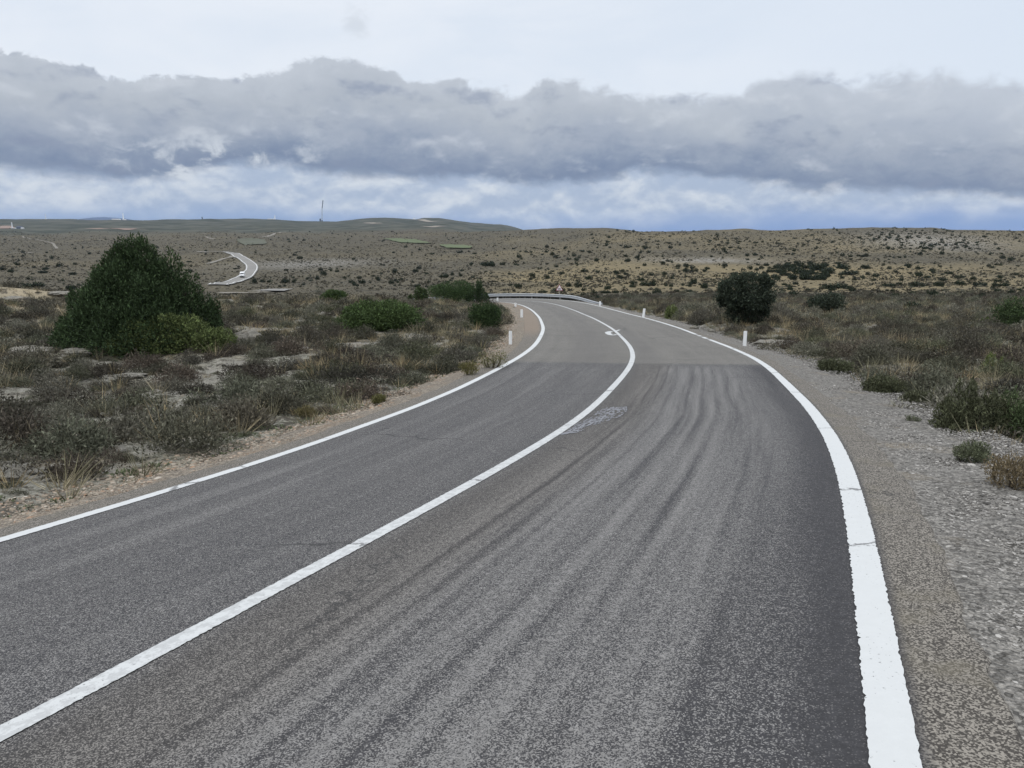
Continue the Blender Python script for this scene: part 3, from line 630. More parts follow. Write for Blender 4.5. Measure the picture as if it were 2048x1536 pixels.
def build_far_ways():
    m, t, b = mat('distant_asphalt'); p = t.new('ShaderNodeNewGeometry').outputs['Position']; n = t.noise(p, .08, 4, .6)
    t.put(b.inputs['Base Color'], t.mix(n, (.15, .146, .138), (.23, .223, .208)))
    mp = flat('distant_paint', (.62, .63, .62), var=.08, scale=.2)
    q, nn, w = drape('valley_road', [(436, 571), (452, 567.5), (470, 563.5), (486, 557), (497, 549), (503, 541), (503.5, 533), (497, 526), (487, 519), (475, 512), (464, 507.5), (445, 504)], 1, m, n=160)
    drape_mesh('valley_road', q, nn, [-4.1, -3.4, 0, 3.4, 4.1], m, .5)
    drape_mesh('valley_road_line', q, nn, [3.05, 3.45], mp, .62); drape_mesh('valley_road_line', q, nn, [-3.45, -3.05], mp, .62)
    VALLEY.extend([q, nn])
    q, nn, w = drape('lower_road', [(578, 581.5), (560, 581), (542, 581.8), (534, 584)], 1, m, n=60)
    drape_mesh('lower_road', q, nn, [-5.5, 0, 5.5], m, .5)
    dm = flat('pale_track', (.165, .153, .128), var=.2, scale=.3)
    for pts, w in ([(466, 512), (445, 519), (430, 524), (418, 528)], 2.2), ([(534, 585.5), (510, 587), (480, 588), (440, 588.5)], 2.0), ([(0, 505), (30, 506), (62, 507)], 2.5), ([(45, 472), (60, 478), (98, 485), (108, 490), (114, 498)], 1.6), ([(412, 474), (424, 478), (437, 478.5)], 2.5), ([(395, 503), (425, 504.5), (446, 504)], 2.5), ([(523, 474), (548, 468), (570, 464)], 4):
        q, nn, _ = drape('dirt_track', pts, 1, dm, n=30); drape_mesh('dirt_track', q, nn, [-w, w], dm, .4)
    gm = flat('green_field', (.075, .095, .042), var=.3, scale=.02)
    rm = flat('red_soil', (.20, .14, .11), var=.25, scale=.01)
    pm = flat('pale_soil', (.22, .195, .16), var=.25, scale=.01)
    def field(name, poly, m_, dz=.6):
        P = [at(*p) for p in poly]; bm = bmesh.new()
        vs = [bm.verts.new(p) for p in P]; bm.faces.new(vs); bmesh.ops.triangulate(bm, faces=bm.faces[:]); bmesh.ops.subdivide_edges(bm, edges=bm.edges[:], cuts=5, use_grid_fill=True)
        for v in bm.verts: v.co.z = float(zmesh(v.co.x, v.co.y)) + dz
        for f in bm.faces:
            if f.normal.z < 0: f.normal_flip()
        me = bpy.data.meshes.new(name); bm.to_mesh(me); bm.free(); me.materials.append(m_); tag(mobj(name, me), kind='structure')
    field('green_field', [(766, 478.5), (800, 477.5), (840, 482), (862, 488), (830, 487.5), (800, 486)], gm, 1.0)
    field('green_field', [(878, 490.5), (900, 490), (945, 494.5), (940, 498), (893, 497.5)], gm, 1.0)
    field('green_field', [(474, 480), (500, 477.5), (530, 480), (534, 488), (500, 491), (480, 487)], flat('faint_field', (.068, .072, .047), var=.3, scale=.03), 1.0)
    field('red_soil', [(168, 458.4), (200, 457), (250, 457.6), (296, 459.5), (250, 461)], rm, 1.6)
    field('red_soil', [(0, 453.2), (14, 452.2), (30, 455.6), (18, 458), (0, 458.2)], rm, 1.6)
    field('pale_soil', [(725, 447.5), (750, 446.2), (768, 448), (745, 449)], pm, 3)
    field('pale_soil', [(832, 441), (850, 440), (876, 444.2), (855, 445)], pm, 3)
    field('pale_soil', [(838, 454), (870, 452.4), (900, 454), (870, 455.6)], pm, 2)
VALLEY = []
build_far_ways()

# far hills on the skyline, haze blue put into their base colour
def build_far_hills():
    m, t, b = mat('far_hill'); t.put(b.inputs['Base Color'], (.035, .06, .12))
    for nm, D, prof in (('far_hill', 12500, [(130, 441), (165, 440), (185, 437.5), (205, 435), (228, 434.2), (250, 435.6), (268, 437.2), (290, 441), (330, 446)]), ('far_hill', 12500, [(440, 446), (465, 444), (480, 442.6), (498, 444), (520, 447)])):
        V = []; 
        for px, row in prof:
            X = (px - 1024) / F * D; z = -D * ta(row)
            for dy, k in ((-1800, -250), (-700, None), (0, z), (900, None), (2200, -250)):
                zz = k if k is not None else (z * .6 - 250 * .4)
                V.append((X, D + dy, zz if zz is not None else 0))
        n = len(prof); idx = np.arange(n * 5).reshape(n, 5); q = np.stack([idx[:-1, :-1], idx[1:, :-1], idx[1:, 1:], idx[:-1, 1:]], -1).reshape(-1, 4)
        tag(mobj(nm, npmesh(nm, np.array(V, float), q, m, smooth=True)), kind='structure')
build_far_hills()

# ------------------------------------------------------------------ vegetation
def m_foliage(name, cols, rough=.75, trans=.25):
    """cols: palette; each bush takes one by its own random number, each leaf varies a little"""
    m, t, b = mat(name)
    oi = t.new('ShaderNodeObjectInfo').outputs['Random']; pi_ = t.new('ShaderNodeNewGeometry').outputs['Random Per Island']
    f = t.m('FRACT', t.m('ADD', oi, t.attr('tint')))
    n = len(cols); c = t.ramp(f, [(k / max(n - 1, 1), q) for k, q in enumerate(cols)])
    c = t.mix(t.ss(pi_, .0, .5), t.vm('SCALE', c, .62), c); c = t.mix(t.ss(pi_, .72, 1.0), c, t.vm('SCALE', c, 2.0))
    t.put(b.inputs['Base Color'], c); b.inputs['Roughness'].default_value = rough; b.inputs['Specular IOR Level'].default_value = .18
    return m
M_JUN = m_foliage('juniper_green', [(.034, .058, .021), (.041, .067, .024), (.032, .053, .023), (.047, .070, .026)])
M_JUNL = m_foliage('juniper_bright', [(.092, .116, .042), (.110, .132, .048), (.080, .104, .038)])
M_DSH = m_foliage('dark_shrub', [(.055, .070, .034), (.070, .072, .042), (.050, .064, .032)])
M_JUNM = m_foliage('juniper_mid_green', [(.044, .070, .024), (.052, .080, .027), (.038, .060, .022)])
M_OAK = m_foliage('holm_oak_green', [(.032, .042, .028), (.038, .047, .031)])
M_SCRUB = m_foliage('scrub_twigs', [(.062, .054, .042), (.042, .042, .029), (.060, .062, .040), (.115, .108, .085), (.038, .036, .028), (.090, .072, .056), (.095, .100, .070), (.045, .040, .031), (.145, .14, .11), (.070, .076, .044), (.048, .040, .032), (.064, .062, .044)])
M_OLIVE = m_foliage('olive_scrub', [(.115, .105, .040), (.095, .10, .042), (.125, .105, .05)])
M_GREENW = m_foliage('green_weed', [(.075, .090, .045), (.09, .10, .06), (.062, .085, .038)])
M_DRY = m_foliage('dry_flower', [(.16, .125, .075), (.12, .105, .065)])
M_STRAW = m_foliage('straw_grass', [(.27, .21, .12), (.21, .17, .10), (.28, .245, .165), (.14, .135, .085), (.21, .175, .115), (.12, .125, .075)])
M_FARJ = m_foliage('distant_juniper', [(.019, .028, .016), (.024, .032, .019), (.018, .025, .016)])
M_BARK = flat('bark', (.06, .05, .04), rough=.95, var=.3, scale=12)

def leaves(P, size, rng, up=.5, out=None, aspect=.42, tint=None):
    """one pointed leaf or sprig (a bent rhombus) at each point"""
    n = len(P); d = rng.normal(size=(n, 3))
    if out is not None: d = d * .55 + out * .8
    d[:, 2] += up; d /= np.linalg.norm(d, axis=1)[:, None]
    s = np.cross(d, rng.normal(size=(n, 3))); s /= np.linalg.norm(s, axis=1)[:, None] + 1e-9
    L = size * rng.uniform(.55, 1.35, n)[:, None] if np.isscalar(size) else size[:, None] * rng.uniform(.55, 1.35, n)[:, None]
    k = np.cross(d, s) * L * .12
    V = np.stack([P - d * L * .5, P + s * L * aspect * .5 + k, P + d * L * .5, P - s * L * aspect * .5 + k], 1).reshape(-1, 3)
    return V, np.arange(n * 4).reshape(n, 4)
def spikes(B, T, w, rng):
    n = len(B); d = T - B; s = np.cross(d, rng.normal(size=(n, 3))); s /= np.linalg.norm(s, axis=1)[:, None] + 1e-9
    w = w * rng.uniform(.6, 1.4, n)[:, None]
    V = np.stack([B - s * w * .5, B + s * w * .5, T], 1).reshape(-1, 3)
    return V, np.arange(n * 3).reshape(n, 3)
def lobes_cloud(lobes, n, rng, cone=False, amp=.2):
    """points through a union of ellipsoid lobes (cx,cy,cz, rx,ry,rz); denser to the outside"""
    L = np.array(lobes, float); vol = (L[:, 3] * L[:, 4] * L[:, 5]) ** .62; k = rng.choice(len(L), n, p=vol / vol.sum())
    d = rng.normal(size=(n, 3)); d /= np.linalg.norm(d, axis=1)[:, None]
    rr = np.where(rng.random(n) < .72, np.minimum(rng.normal(.93, .085, n), 1.06), rng.random(n) ** .5 * .9)
    lump = 1 + amp * vn(d[:, 0] * 3.1 + k * 7.7, d[:, 1] * 3.1 + d[:, 2] * 4.3, 3) * 2
    lump = np.where(d[:, 2] > .6, np.minimum(lump, 1.0), lump)
    q = d * rr[:, None] * lump[:, None]
    P = L[k, :3] + q * L[k, 3:6]
    if cone: # lobes that narrow to a tip
        t_ = np.clip((q[:, 2] + 1) / 2, 0, 1); P[:, :2] = L[k, :2] + (P[:, :2] - L[k, :2]) * (1.10 - .60 * t_ ** 1.6)[:, None]
    keep = P[:, 2] > .0
    o = d.copy()
    return P[keep], o[keep]

def bush_mesh(name, lobes, n, size, m, seed, cone=False, up=.6, aspect=.42):
    rng = np.random.default_rng(seed); P, o = lobes_cloud(lobes, n, rng, cone, .30)
    V, q = leaves(P, size, rng, up, o, aspect)
    return npmesh(name, V, q, m, attrs=dict(tint=np.zeros(len(V))))
def trunk_mesh(name, stems, m):
    bm = bmesh.new()
    for pts, rad in stems: tube(bm, pts, rad, 7)
    me = bpy.data.meshes.new(name); bm.to_mesh(me); bm.free(); me.materials.append(m); return me
def plant(name, label, cat, loc, crown, stems, group=None, rz=0, sc=1, crown_name='crown', stem_name='trunk'):
    e = empty(name, loc, rz, sc); tag(e, label, cat, group)
    mobj(crown_name, crown, e)
    if stems: mobj(stem_name, trunk_mesh(stem_name, stems, M_BARK), e)
    return e
def stems_for(lobes, rng, r0=.09):
    out = []; 
    for l in lobes[:7]:
        tip = Vector(l[:3]) + Vector((0, 0, l[5] * .5)); b = Vector((tip.x * .12, tip.y * .12, -.15)); mid = b.lerp(tip, .5) + Vector((rng.normal() * .08, rng.normal() * .08, .05))
        out.append(([b, mid, tip], [r0, r0 * .65, r0 * .15]))
    return out
def px_size(p): return F / max(p[1] * CP - p[2] * SP, .1)         # photo pixels per metre there

def big_junipers():
    rng = np.random.default_rng(3)
    # large conical juniper: built around its base, metres from photo pixels
    p = at(283, 702); s = px_size(p); H = 224 / s
    def X(px): return (px - 283) / s
    def Zr(row): return (702 - row) / s
    L = []
    # (px, top row, bottom row, half width px, depth offset)
    for px, top, bot, hw, dy in [(290, 476, 700, 62, .1), (248, 504, 700, 62, -.1), (272, 516, 702, 74, -.7), (352, 502, 700, 50, .2), (385, 545, 700, 46, .1), (212, 536, 702, 58, .1), (182, 572, 703, 52, -.2), (152, 622, 704, 40, -.1), (230, 560, 704, 66, -.9), (320, 540, 702, 64, -.7), (420, 598, 694, 26, .5), (300, 590, 704, 78, -1.2), (400, 590, 700, 36, .3), (192, 610, 704, 58, -.8), (352, 590, 702, 60, -.9), (138, 650, 704, 26, .1)]:
        zt, zb_ = Zr(top), Zr(bot); L.append((X(px), dy, (zt + zb_) / 2 - .05, hw / s * 1.16, hw / s * 1.12, (zt - zb_) / 2 * 1.05))
    for px, row, hw in [(262, 540, 52), (300, 540, 56), (330, 572, 52), (240, 580, 62), (290, 600, 80), (365, 600, 56), (200, 630, 58), (340, 630, 70), (270, 560, 66), (345, 556, 38), (310, 512, 34), (272, 508, 34)]: L.append((X(px), -.1, Zr(row), hw / s, hw / s, hw / s * 1.0))
    # secondary pointed sprays that break the outline
    for k in range(90):
        l = L[k % 12]; a = rng.uniform(0, 2 * PI); f = rng.uniform(.05, .80)
        w = (1.05 - .85 * f ** 1.3); L.append((l[0] + math.cos(a) * l[3] * w * .92, l[1] + math.sin(a) * l[4] * w * .92, l[2] - l[5] + 2 * l[5] * f + .1, rng.uniform(.14, .30), rng.uniform(.14, .30), rng.uniform(.26, .55)))
    L = [(x_ * .95 + .05, y_, z_, a_ * .90, b_ * .92, c_) for x_, y_, z_, a_, b_, c_ in L]
    c = bush_mesh('crown', L, 85000, .10, M_JUN, 31, cone=True, up=.75, aspect=.36)
    plant('juniper_tree', 'large dark green cone-shaped juniper standing in the scrub left of the road', 'juniper', p, c, stems_for(L, rng, .13))
    # paler spreading juniper in front of it
    p = at(356, 704); p.y -= .25; p.x -= .01; s = px_size(p); L = []
    for px, row, hw, hh in [(330, 655, 34, 30), (300, 664, 34, 30), (355, 652, 32, 28), (385, 656, 34, 30), (412, 668, 32, 26), (270, 682, 30, 22), (255, 690, 20, 14), (438, 676, 26, 26), (456, 678, 20, 24), (340, 680, 48, 26), (395, 684, 46, 22), (300, 690, 40, 16), (430, 690, 30, 16)]:
        L.append(((px - 356) / s, rng.uniform(-.35, .25), (704 - row) / s, hw / s, hw / s * .9, hh / s))
    for k in range(46):
        l = L[k % 13]; a = rng.uniform(0, PI); L.append((l[0] + math.cos(a) * l[3] * .85, l[1] + rng.uniform(-.4, .2), l[2] + math.sin(a) * l[5] * .85, .13, .13, .12))
    c = bush_mesh('crown', L, 15000, .085, M_JUNL, 33, up=.5, aspect=.4)
    plant('juniper_bush', 'low yellow-green juniper spreading in front of the large conical juniper', 'juniper', p, c, stems_for(L, rng, .05))

def shrub_at(name, label, cat, px, base, w, h, m, n, leaf, seed, shape='dome', group=None, depth=.8, up=.5, aspect=.42, nl=9):
    """one bush of w x h photo pixels standing at a photo point"""
    rng = np.random.default_rng(seed); p = at(px, base); s = px_size(p); W, H = w / s, h / s; L = []
    if shape == 'dome':
        L.append((0, 0, H * .42, W * .43, W * .43 * depth, H * .5))
        for k in range(nl):
            a = 2 * PI * k / nl + rng.uniform(-.3, .3); f = rng.uniform(.25, .42); L.append((math.cos(a) * W * f * .8, math.sin(a) * W * f * depth * .8, H * rng.uniform(.25, .62), W * rng.uniform(.15, .24), W * .2, H * rng.uniform(.24, .36)))
    elif shape == 'spray':
        for k in range(nl):
            x = rng.uniform(-.40, .40) * W; hh = H * (1 - .9 * (x / (W * .52)) ** 2) * rng.uniform(.72, 1.05); L.append((x, rng.uniform(-.3, .3) * W * depth, hh * .48, W * rng.uniform(.09, .15), W * .13, hh * .54))
    elif shape == 'oak':
        L += [(0, 0, H * .60, W * .45, W * .43, H * .36), (W * .02, 0, H * .28, W * .33, W * .33, H * .30)]
        for k in range(22):
            a = rng.uniform(0, 2 * PI); z = rng.uniform(.2, .92); w_ = .40 * math.sqrt(max(.1, 1 - ((z - .6) / .44) ** 2)) if z > .35 else .30
            L.append((math.cos(a) * W * w_, math.sin(a) * W * w_, H * z, W * .11, W * .11, H * .08))
    c = bush_mesh('crown', L, n, leaf, m, seed, up=up, aspect=aspect, cone=(shape == 'spray'))
    return plant(name, label, cat, p, c, stems_for(L, rng, min(.06, W * .03)), group)

def named_bushes():
    J = 'juniper'
    shrub_at('juniper_bush', 'wide bright green juniper with spiky top halfway along the left scrub, before the bend', J, 762, 661, 168, 66, M_JUNM, 20000, .11, 41, 'dome', nl=20)
    shrub_at('juniper_bush', 'small round green juniper on the skyline of the left scrub below the valley road', J, 669, 606, 54, 29, M_JUNM, 5000, .12, 42, 'dome', nl=12)
    shrub_at('juniper_bush', 'little dull grey-green bush beside the small round juniper on the left crest', J, 640, 589, 22, 14, M_OAK, 900, .14, 43)
    shrub_at('juniper_bush', 'broad dark juniper hiding the left end of the guardrail', J, 908, 606, 112, 48, M_JUN, 14000, .14, 44, 'dome', nl=14)
    shrub_at('juniper_bush', 'thin open juniper just left of the broad dark one by the guardrail', J, 838, 606, 56, 34, M_JUN, 3200, .12, 45, 'spray', nl=10)
    shrub_at('juniper_bush', 'pointed dark juniper growing against the broad one near the guardrail end', J, 957, 606, 46, 46, M_JUN, 5000, .13, 46, 'spray', nl=12)
    shrub_at('juniper_bush', 'bushy juniper beside the gravel on the inside of the bend, behind the delineators', J, 972, 659, 64, 60, M_JUN, 10000, .095, 47, 'dome', nl=11)
    shrub_at('holm_oak', 'rounded dark holm oak standing alone behind the right-hand white post', 'holm oak', 1488, 650, 116, 110, M_OAK, 30000, .095, 48, 'oak', up=.1, aspect=.55)
    shrub_at('holm_oak', 'low dome-shaped dark green oak in the scrub, behind and beside the rounded holm oak', 'holm oak', 1651, 627, 74, 47, M_OAK, 5500, .12, 49, 'dome', up=.1, aspect=.55, nl=14)
    shrub_at('juniper_bush', 'small green juniper by the right road edge between two white posts', J, 1341, 638, 40, 32, M_JUNL, 2200, .09, 50, 'spray', nl=9)
    shrub_at('juniper_bush', 'large dark juniper cut off by the picture edge beyond the right verge', J, 2046, 655, 124, 66, M_JUN, 7500, .11, 51, 'dome', nl=14)
    shrub_at('juniper_bush', 'tiny spiky juniper at the foot of the large one at the picture edge', J, 1972, 652, 26, 18, M_JUNL, 900, .10, 52, 'spray', nl=6)
    # near right bank
    shrub_at('green_shrub', 'tall feathery dark green shrub over the right gravel verge, nearest to the camera', 'shrub', 1944, 888, 168, 128, M_DSH, 12000, .055, 53, 'spray', up=.5, aspect=.28, nl=22)
    shrub_at('green_shrub', 'grey-green shrub right behind the tall feathery one', 'shrub', 2046, 890, 150, 124, M_GREENW, 9000, .05, 54, 'spray', up=.6, aspect=.26, nl=20)
    shrub_at('green_shrub', 'bright green sprig rising from the brown scrub on the right bank', 'shrub', 1981, 746, 52, 44, M_JUNL, 1700, .06, 55, 'spray', nl=8, up=.9, aspect=.25)
    shrub_at('grey_cushion', 'spiny grey-green cushion plant on the edge of the right gravel', 'shrub', 1942, 925, 78, 48, M_GREENW, 2600, .035, 56, 'dome', up=.8, aspect=.2)
    shrub_at('dry_plant', 'straw-coloured dry flowering plant hanging over the right gravel', 'shrub', 2020, 984, 112, 82, M_DRY, 2600, .03, 57, 'dome', up=1., aspect=.25)
    shrub_at('green_tuft', 'tiny green tuft alone on the right gravel below the tall shrub', 'plant', 1824, 846, 34, 16, M_GREENW, 500, .03, 58, 'dome', up=1, aspect=.2)
    shrub_at('green_shrub', 'dark olive bush at the right gravel edge, farther than the tall feathery shrub', 'shrub', 1765, 800, 92, 56, M_DSH, 6000, .055, 70, 'dome', up=.5, aspect=.28, nl=12)
    shrub_at('green_shrub', 'brownish low bush between two darker ones on the right gravel edge', 'shrub', 1838, 822, 78, 44, M_SCRUB, 5000, .05, 71, 'dome', up=.5, aspect=.28, nl=10)
    shrub_at('green_shrub', 'small dark bush where the right gravel narrows, before the white post', 'shrub', 1668, 752, 76, 38, M_DSH, 4500, .06, 72, 'dome', up=.5, aspect=.28, nl=10)
    for k, (px, b, w, h, lab) in enumerate([(985, 736, 70, 38, 'olive-yellow scrub clump touching the left shoulder, below the first left post'), (938, 748, 42, 28, 'smaller olive-yellow scrub clump left of the larger one on the shoulder'), (757, 808, 32, 22, 'olive-yellow scrub cushion at the gravel edge, halfway up the left verge'), (613, 835, 44, 26, 'pale olive scrub at the gravel edge farthest down the left verge'), (432, 698, 54, 22, 'tuft of straw grass at the foot of the yellow-green juniper')]):
        shrub_at('olive_scrub' if k < 4 else 'grass_tuft', lab, 'shrub' if k < 4 else 'grass', px, b, w, h, M_OLIVE if k < 4 else M_STRAW, 1900, .05, 60 + k, 'dome', up=1.1, aspect=.18)

# ---- scrub: twiggy cushions
def scrub_proto(seed, kind, lod=0):
    """cushion of short twigs and small leaves, lumpy in outline"""
    rng = np.random.default_rng(seed); hz = {'round': .36, 'tall': .46, 'low': .22}[kind]
    K = 7; lc = rng.normal(0, .20, (K, 2)); lr = rng.uniform(.16, .30, K); lr[0] = .34; lc[0] = 0
    def pts(n, lo, hi):
        k = rng.choice(K, n, p=lr ** 2 / (lr ** 2).sum()); a = rng.uniform(0, 2 * PI, n); ct = rng.random(n) ** .85; st = np.sqrt(1 - ct ** 2)
        d = np.stack([np.cos(a) * st, np.sin(a) * st, ct], 1); q = d * rng.uniform(lo, hi, n)[:, None] * lr[k][:, None]
        P = q * np.array([1, 1, hz / .36 * 1.15]); P[:, :2] += lc[k]; return P, d
    nt, nl_, ls = ((300, 2500, .038), (150, 900, .066))[lod]
    B, d = pts(nt, .6, .95); d2 = d * .9 + rng.normal(0, .5, (nt, 3)); d2[:, 2] = np.abs(d2[:, 2]) + .2; d2 /= np.linalg.norm(d2, axis=1)[:, None]
    V1, f1 = spikes(B, B + d2 * rng.uniform(.05, .13, nt)[:, None], .012 if lod == 0 else .020, rng)
    P, d = pts(nl_, .5, 1.04); V2, f2 = leaves(P, ls, rng, .25, d, .42)
    V = np.concatenate([V1, V2]); V[:, 2] -= .02
    return V, f1, f2 + len(V1)
KINDS_ = ((1, 'round'), (2, 'round'), (3, 'low'), (4, 'tall'), (5, 'low'), (6, 'round'))
PROT = [scrub_proto(s, k) for s, k in KINDS_] + [scrub_proto(s, k, 1) for s, k in KINDS_]
PMESH = []
def proto_meshes():
    for k, (V, a, b) in enumerate(PROT): PMESH.append(npmesh('scrub_bush', V, [a, b], M_SCRUB, attrs=dict(tint=np.zeros(len(V)))))
proto_meshes()
def blob_proto(seed, n, size, hz):
    rng = np.random.default_rng(seed); d = rng.normal(size=(n, 3)); d[:, 2] = np.abs(d[:, 2]); d /= np.linalg.norm(d, axis=1)[:, None]
    P = d * np.array([.5, .5, hz]) * rng.uniform(.6, 1.0, n)[:, None]; V, q = leaves(P, size, rng, .3, d, .6); return V, q
def cone_proto(seed, n, size, h, taper):
    rng = np.random.default_rng(seed); L = [(0, 0, h * .47, .5, .5, h * .54)]
    for k in range(6):
        a = rng.uniform(0, 6.3); L.append((math.cos(a) * .25, math.sin(a) * .25, h * rng.uniform(.25, .5), .27, .27, h * rng.uniform(.22, .36)))
    P, o = lobes_cloud(L, n, rng, taper); V, q = leaves(P, size, rng, .5, o, .5); return V, q
def scatter_mesh(name, protos, pos, scl, rot, pick, m, tint, squash=None):
    """many small plants as one mesh"""
    Vs, F3, F4, ts = [], [], [], []; off = 0
    for k, pr in enumerate(protos):
        s = np.where(pick == k)[0]
        if not len(s): continue
        V = pr[0]; c, sn = np.cos(rot[s])[:, None], np.sin(rot[s])[:, None]; sc = scl[s][:, None]; hz = sc if squash is None else sc * squash[s][:, None]
        W = np.stack([(V[None, :, 0] * c - V[None, :, 1] * sn) * sc, (V[None, :, 0] * sn + V[None, :, 1] * c) * sc, V[None, :, 2] * hz], -1) + pos[s][:, None]
        Vs.append(W.reshape(-1, 3)); ts.append(np.repeat(tint[s], len(V)))
        base = off + np.arange(len(s))[:, None, None] * len(V)
        for f in pr[1:]:
            g = (f[None] + base).reshape(-1, f.shape[1]); (F3 if f.shape[1] == 3 else F4).append(g)
        off += len(V) * len(s)
    fs = [np.concatenate(x) for x in (F3, F4) if x]
    return npmesh(name, np.concatenate(Vs), fs, m, attrs=dict(tint=np.concatenate(ts)))

KEEPOUT = []          # (x, y, r) around named plants and rocks
def near_scrub():
    rng = np.random.default_rng(21)
    N = 85000; Y = 2 + 185 * rng.random(N) ** .85; X = Y * rng.uniform(-.86, .80, N)
    u, v = lateral(X, Y); lim = np.where(u < 0, a_left(v) + 1.05 + .25 * np.clip((40 - v) / 12, 0, 1), a_right(v) + 1.5)
    far_u = np.abs(u) > 14
    ok = (np.abs(u) > lim + .1) | far_u
    X, Y, u, lim = X[ok], Y[ok], u[ok], lim[ok]
    dn = .60 + 1.0 * fbm(X * .28, Y * .28, 55, 3) * -1 + .35 * fbm(X * 1.1, Y * 1.1, 66, 2)
    tan_ = np.exp(-(((1024 + F * X / Y) - 60) / 110) ** 2) * (Y > 44) * (Y < 68)
    dn = dn - np.clip((Y - 95 - 70 * fbm(X * .03, Y * .03, 72, 3)) / 35, 0, 1) * .95
    dn = dn - tan_ * .6 + .25 * np.exp(-((np.abs(u) - lim - .5) / .8) ** 2)
    ok = rng.random(len(X)) < dn; X, Y, u = X[ok], Y[ok], u[ok]
    z = zmesh(X, Y)
    sz = rng.lognormal(-.28, .47, len(X)) * (1 + .004 * Y) * np.where(u > 0, 1.15, 1); sz = np.clip(sz, .26, 1.6)
    # visible ones only, thinned so that they touch but do not pile up
    px, row = project(np.stack([X, Y, z + sz * .3], 1)); ok = (px > -140) & (px < 2190) & (row < 1600) & (row > 540)
    X, Y, z, sz = X[ok], Y[ok], z[ok], sz[ok]
    order = np.argsort(-sz); cell = {}; keep = []
    for i in order:
        cx, cy = int(X[i] // 1.5), int(Y[i] // 1.5); good = True
        for a in (-1, 0, 1):
            for b in (-1, 0, 1):
                for j in cell.get((cx + a, cy + b), ()):
                    if (X[i] - X[j]) ** 2 + (Y[i] - Y[j]) ** 2 < ((.32 + .05 * min(max((Y[i] - 14) / 14, 0), 1)) * (sz[i] + sz[j])) ** 2: good = False; break
                if not good: break
            if not good: break
        if good and all((X[i] - a) ** 2 + (Y[i] - b) ** 2 > (c + .25 * sz[i]) ** 2 for a, b, c in KEEPOUT): cell.setdefault((cx, cy), []).append(i); keep.append(i)
    k = np.array(keep); return X[k], Y[k], z[k], sz[k]
def visible(P, h):
    """True where nothing of the terrain hides the top of a plant"""
    out = np.ones(len(P), bool); t_ = np.linspace(.1, .97, 60)
    for a in range(0, len(P), 4000):
        q = P[a:a+4000].copy(); q[:, 2] += h[a:a+4000]
        L = q[:, None, :] * t_[None, :, None]; out[a:a+4000] = (L[..., 2] > zmesh(L[..., 0], L[..., 1]) - .02).all(1)
    return out
def build_scrub():
    X, Y, z, sz = near_scrub(); rng = np.random.default_rng(5); P = np.stack([X, Y, z - .03], 1)
    vis = visible(P, sz * .4); X, Y, z, sz, P = X[vis], Y[vis], z[vis], sz[vis], P[vis]
    pick = rng.choice(6, len(X), p=[.22, .22, .12, .16, .10, .18]); rot = rng.uniform(0, 6.28, len(X)); 
    tint = np.floor(((.5 + .8 * fbm(X * .16, Y * .16, 93, 2)) + rng.normal(0, .22, len(X))) * 40) / 40
    tint = np.where((sz > .82) & (rng.random(len(X)) < .8), rng.choice([1, 4, 7, 10, 0], len(X)) / 11.0 + .002, tint)
    tint = np.clip(tint, 0, .999)
    px, row = project(P); inf = (px > 10) & (px < 2038) & (row < 1500)
    app = np.where(inf, sz * F / Y, 0); order = np.argsort(-app); first = order[:300]; rest = order[300:]
    grp = {(-1, 0): ('scrub along the left verge', 'low twiggy grey-brown scrub bush close to the left gravel verge'), (-1, 1): ('scrub in the left field', 'low twiggy grey-brown scrub bush out in the stony left field'), (1, 0): ('scrub along the right verge', 'low twiggy dark scrub bush close to the right gravel verge'), (1, 1): ('scrub on the right bank', 'low twiggy dark scrub bush away from the verge on the right bank')}
    u, v = lateral(X, Y)
    for i in first:
        o = bpy.data.objects.new('scrub_bush', PMESH[pick[i]]); o.location = P[i]; o.rotation_euler = (rng.normal() * .06, rng.normal() * .06, rot[i]); s = float(sz[i]); o.scale = (s, s, s * rng.uniform(.75, 1.1)); link(o)
        lim = a_left(v[i]) + 2.6 if u[i] < 0 else a_right(v[i]) + 3.2
        g, lab = grp[(-1 if u[i] < 0 else 1, int(abs(u[i]) > lim))]; tag(o, lab, 'scrub', g)
    me = scatter_mesh('undergrowth', PROT, P[rest], sz[rest], rot[rest], pick[rest] + 6 * (Y[rest] > 17), M_SCRUB, tint[rest], rng.uniform(.75, 1.1, len(rest)))
    o = tag(mobj('undergrowth', me), 'grey-brown scrub covering the stony ground on both sides', 'scrub', kind='stuff')
    print('scrub', len(X))

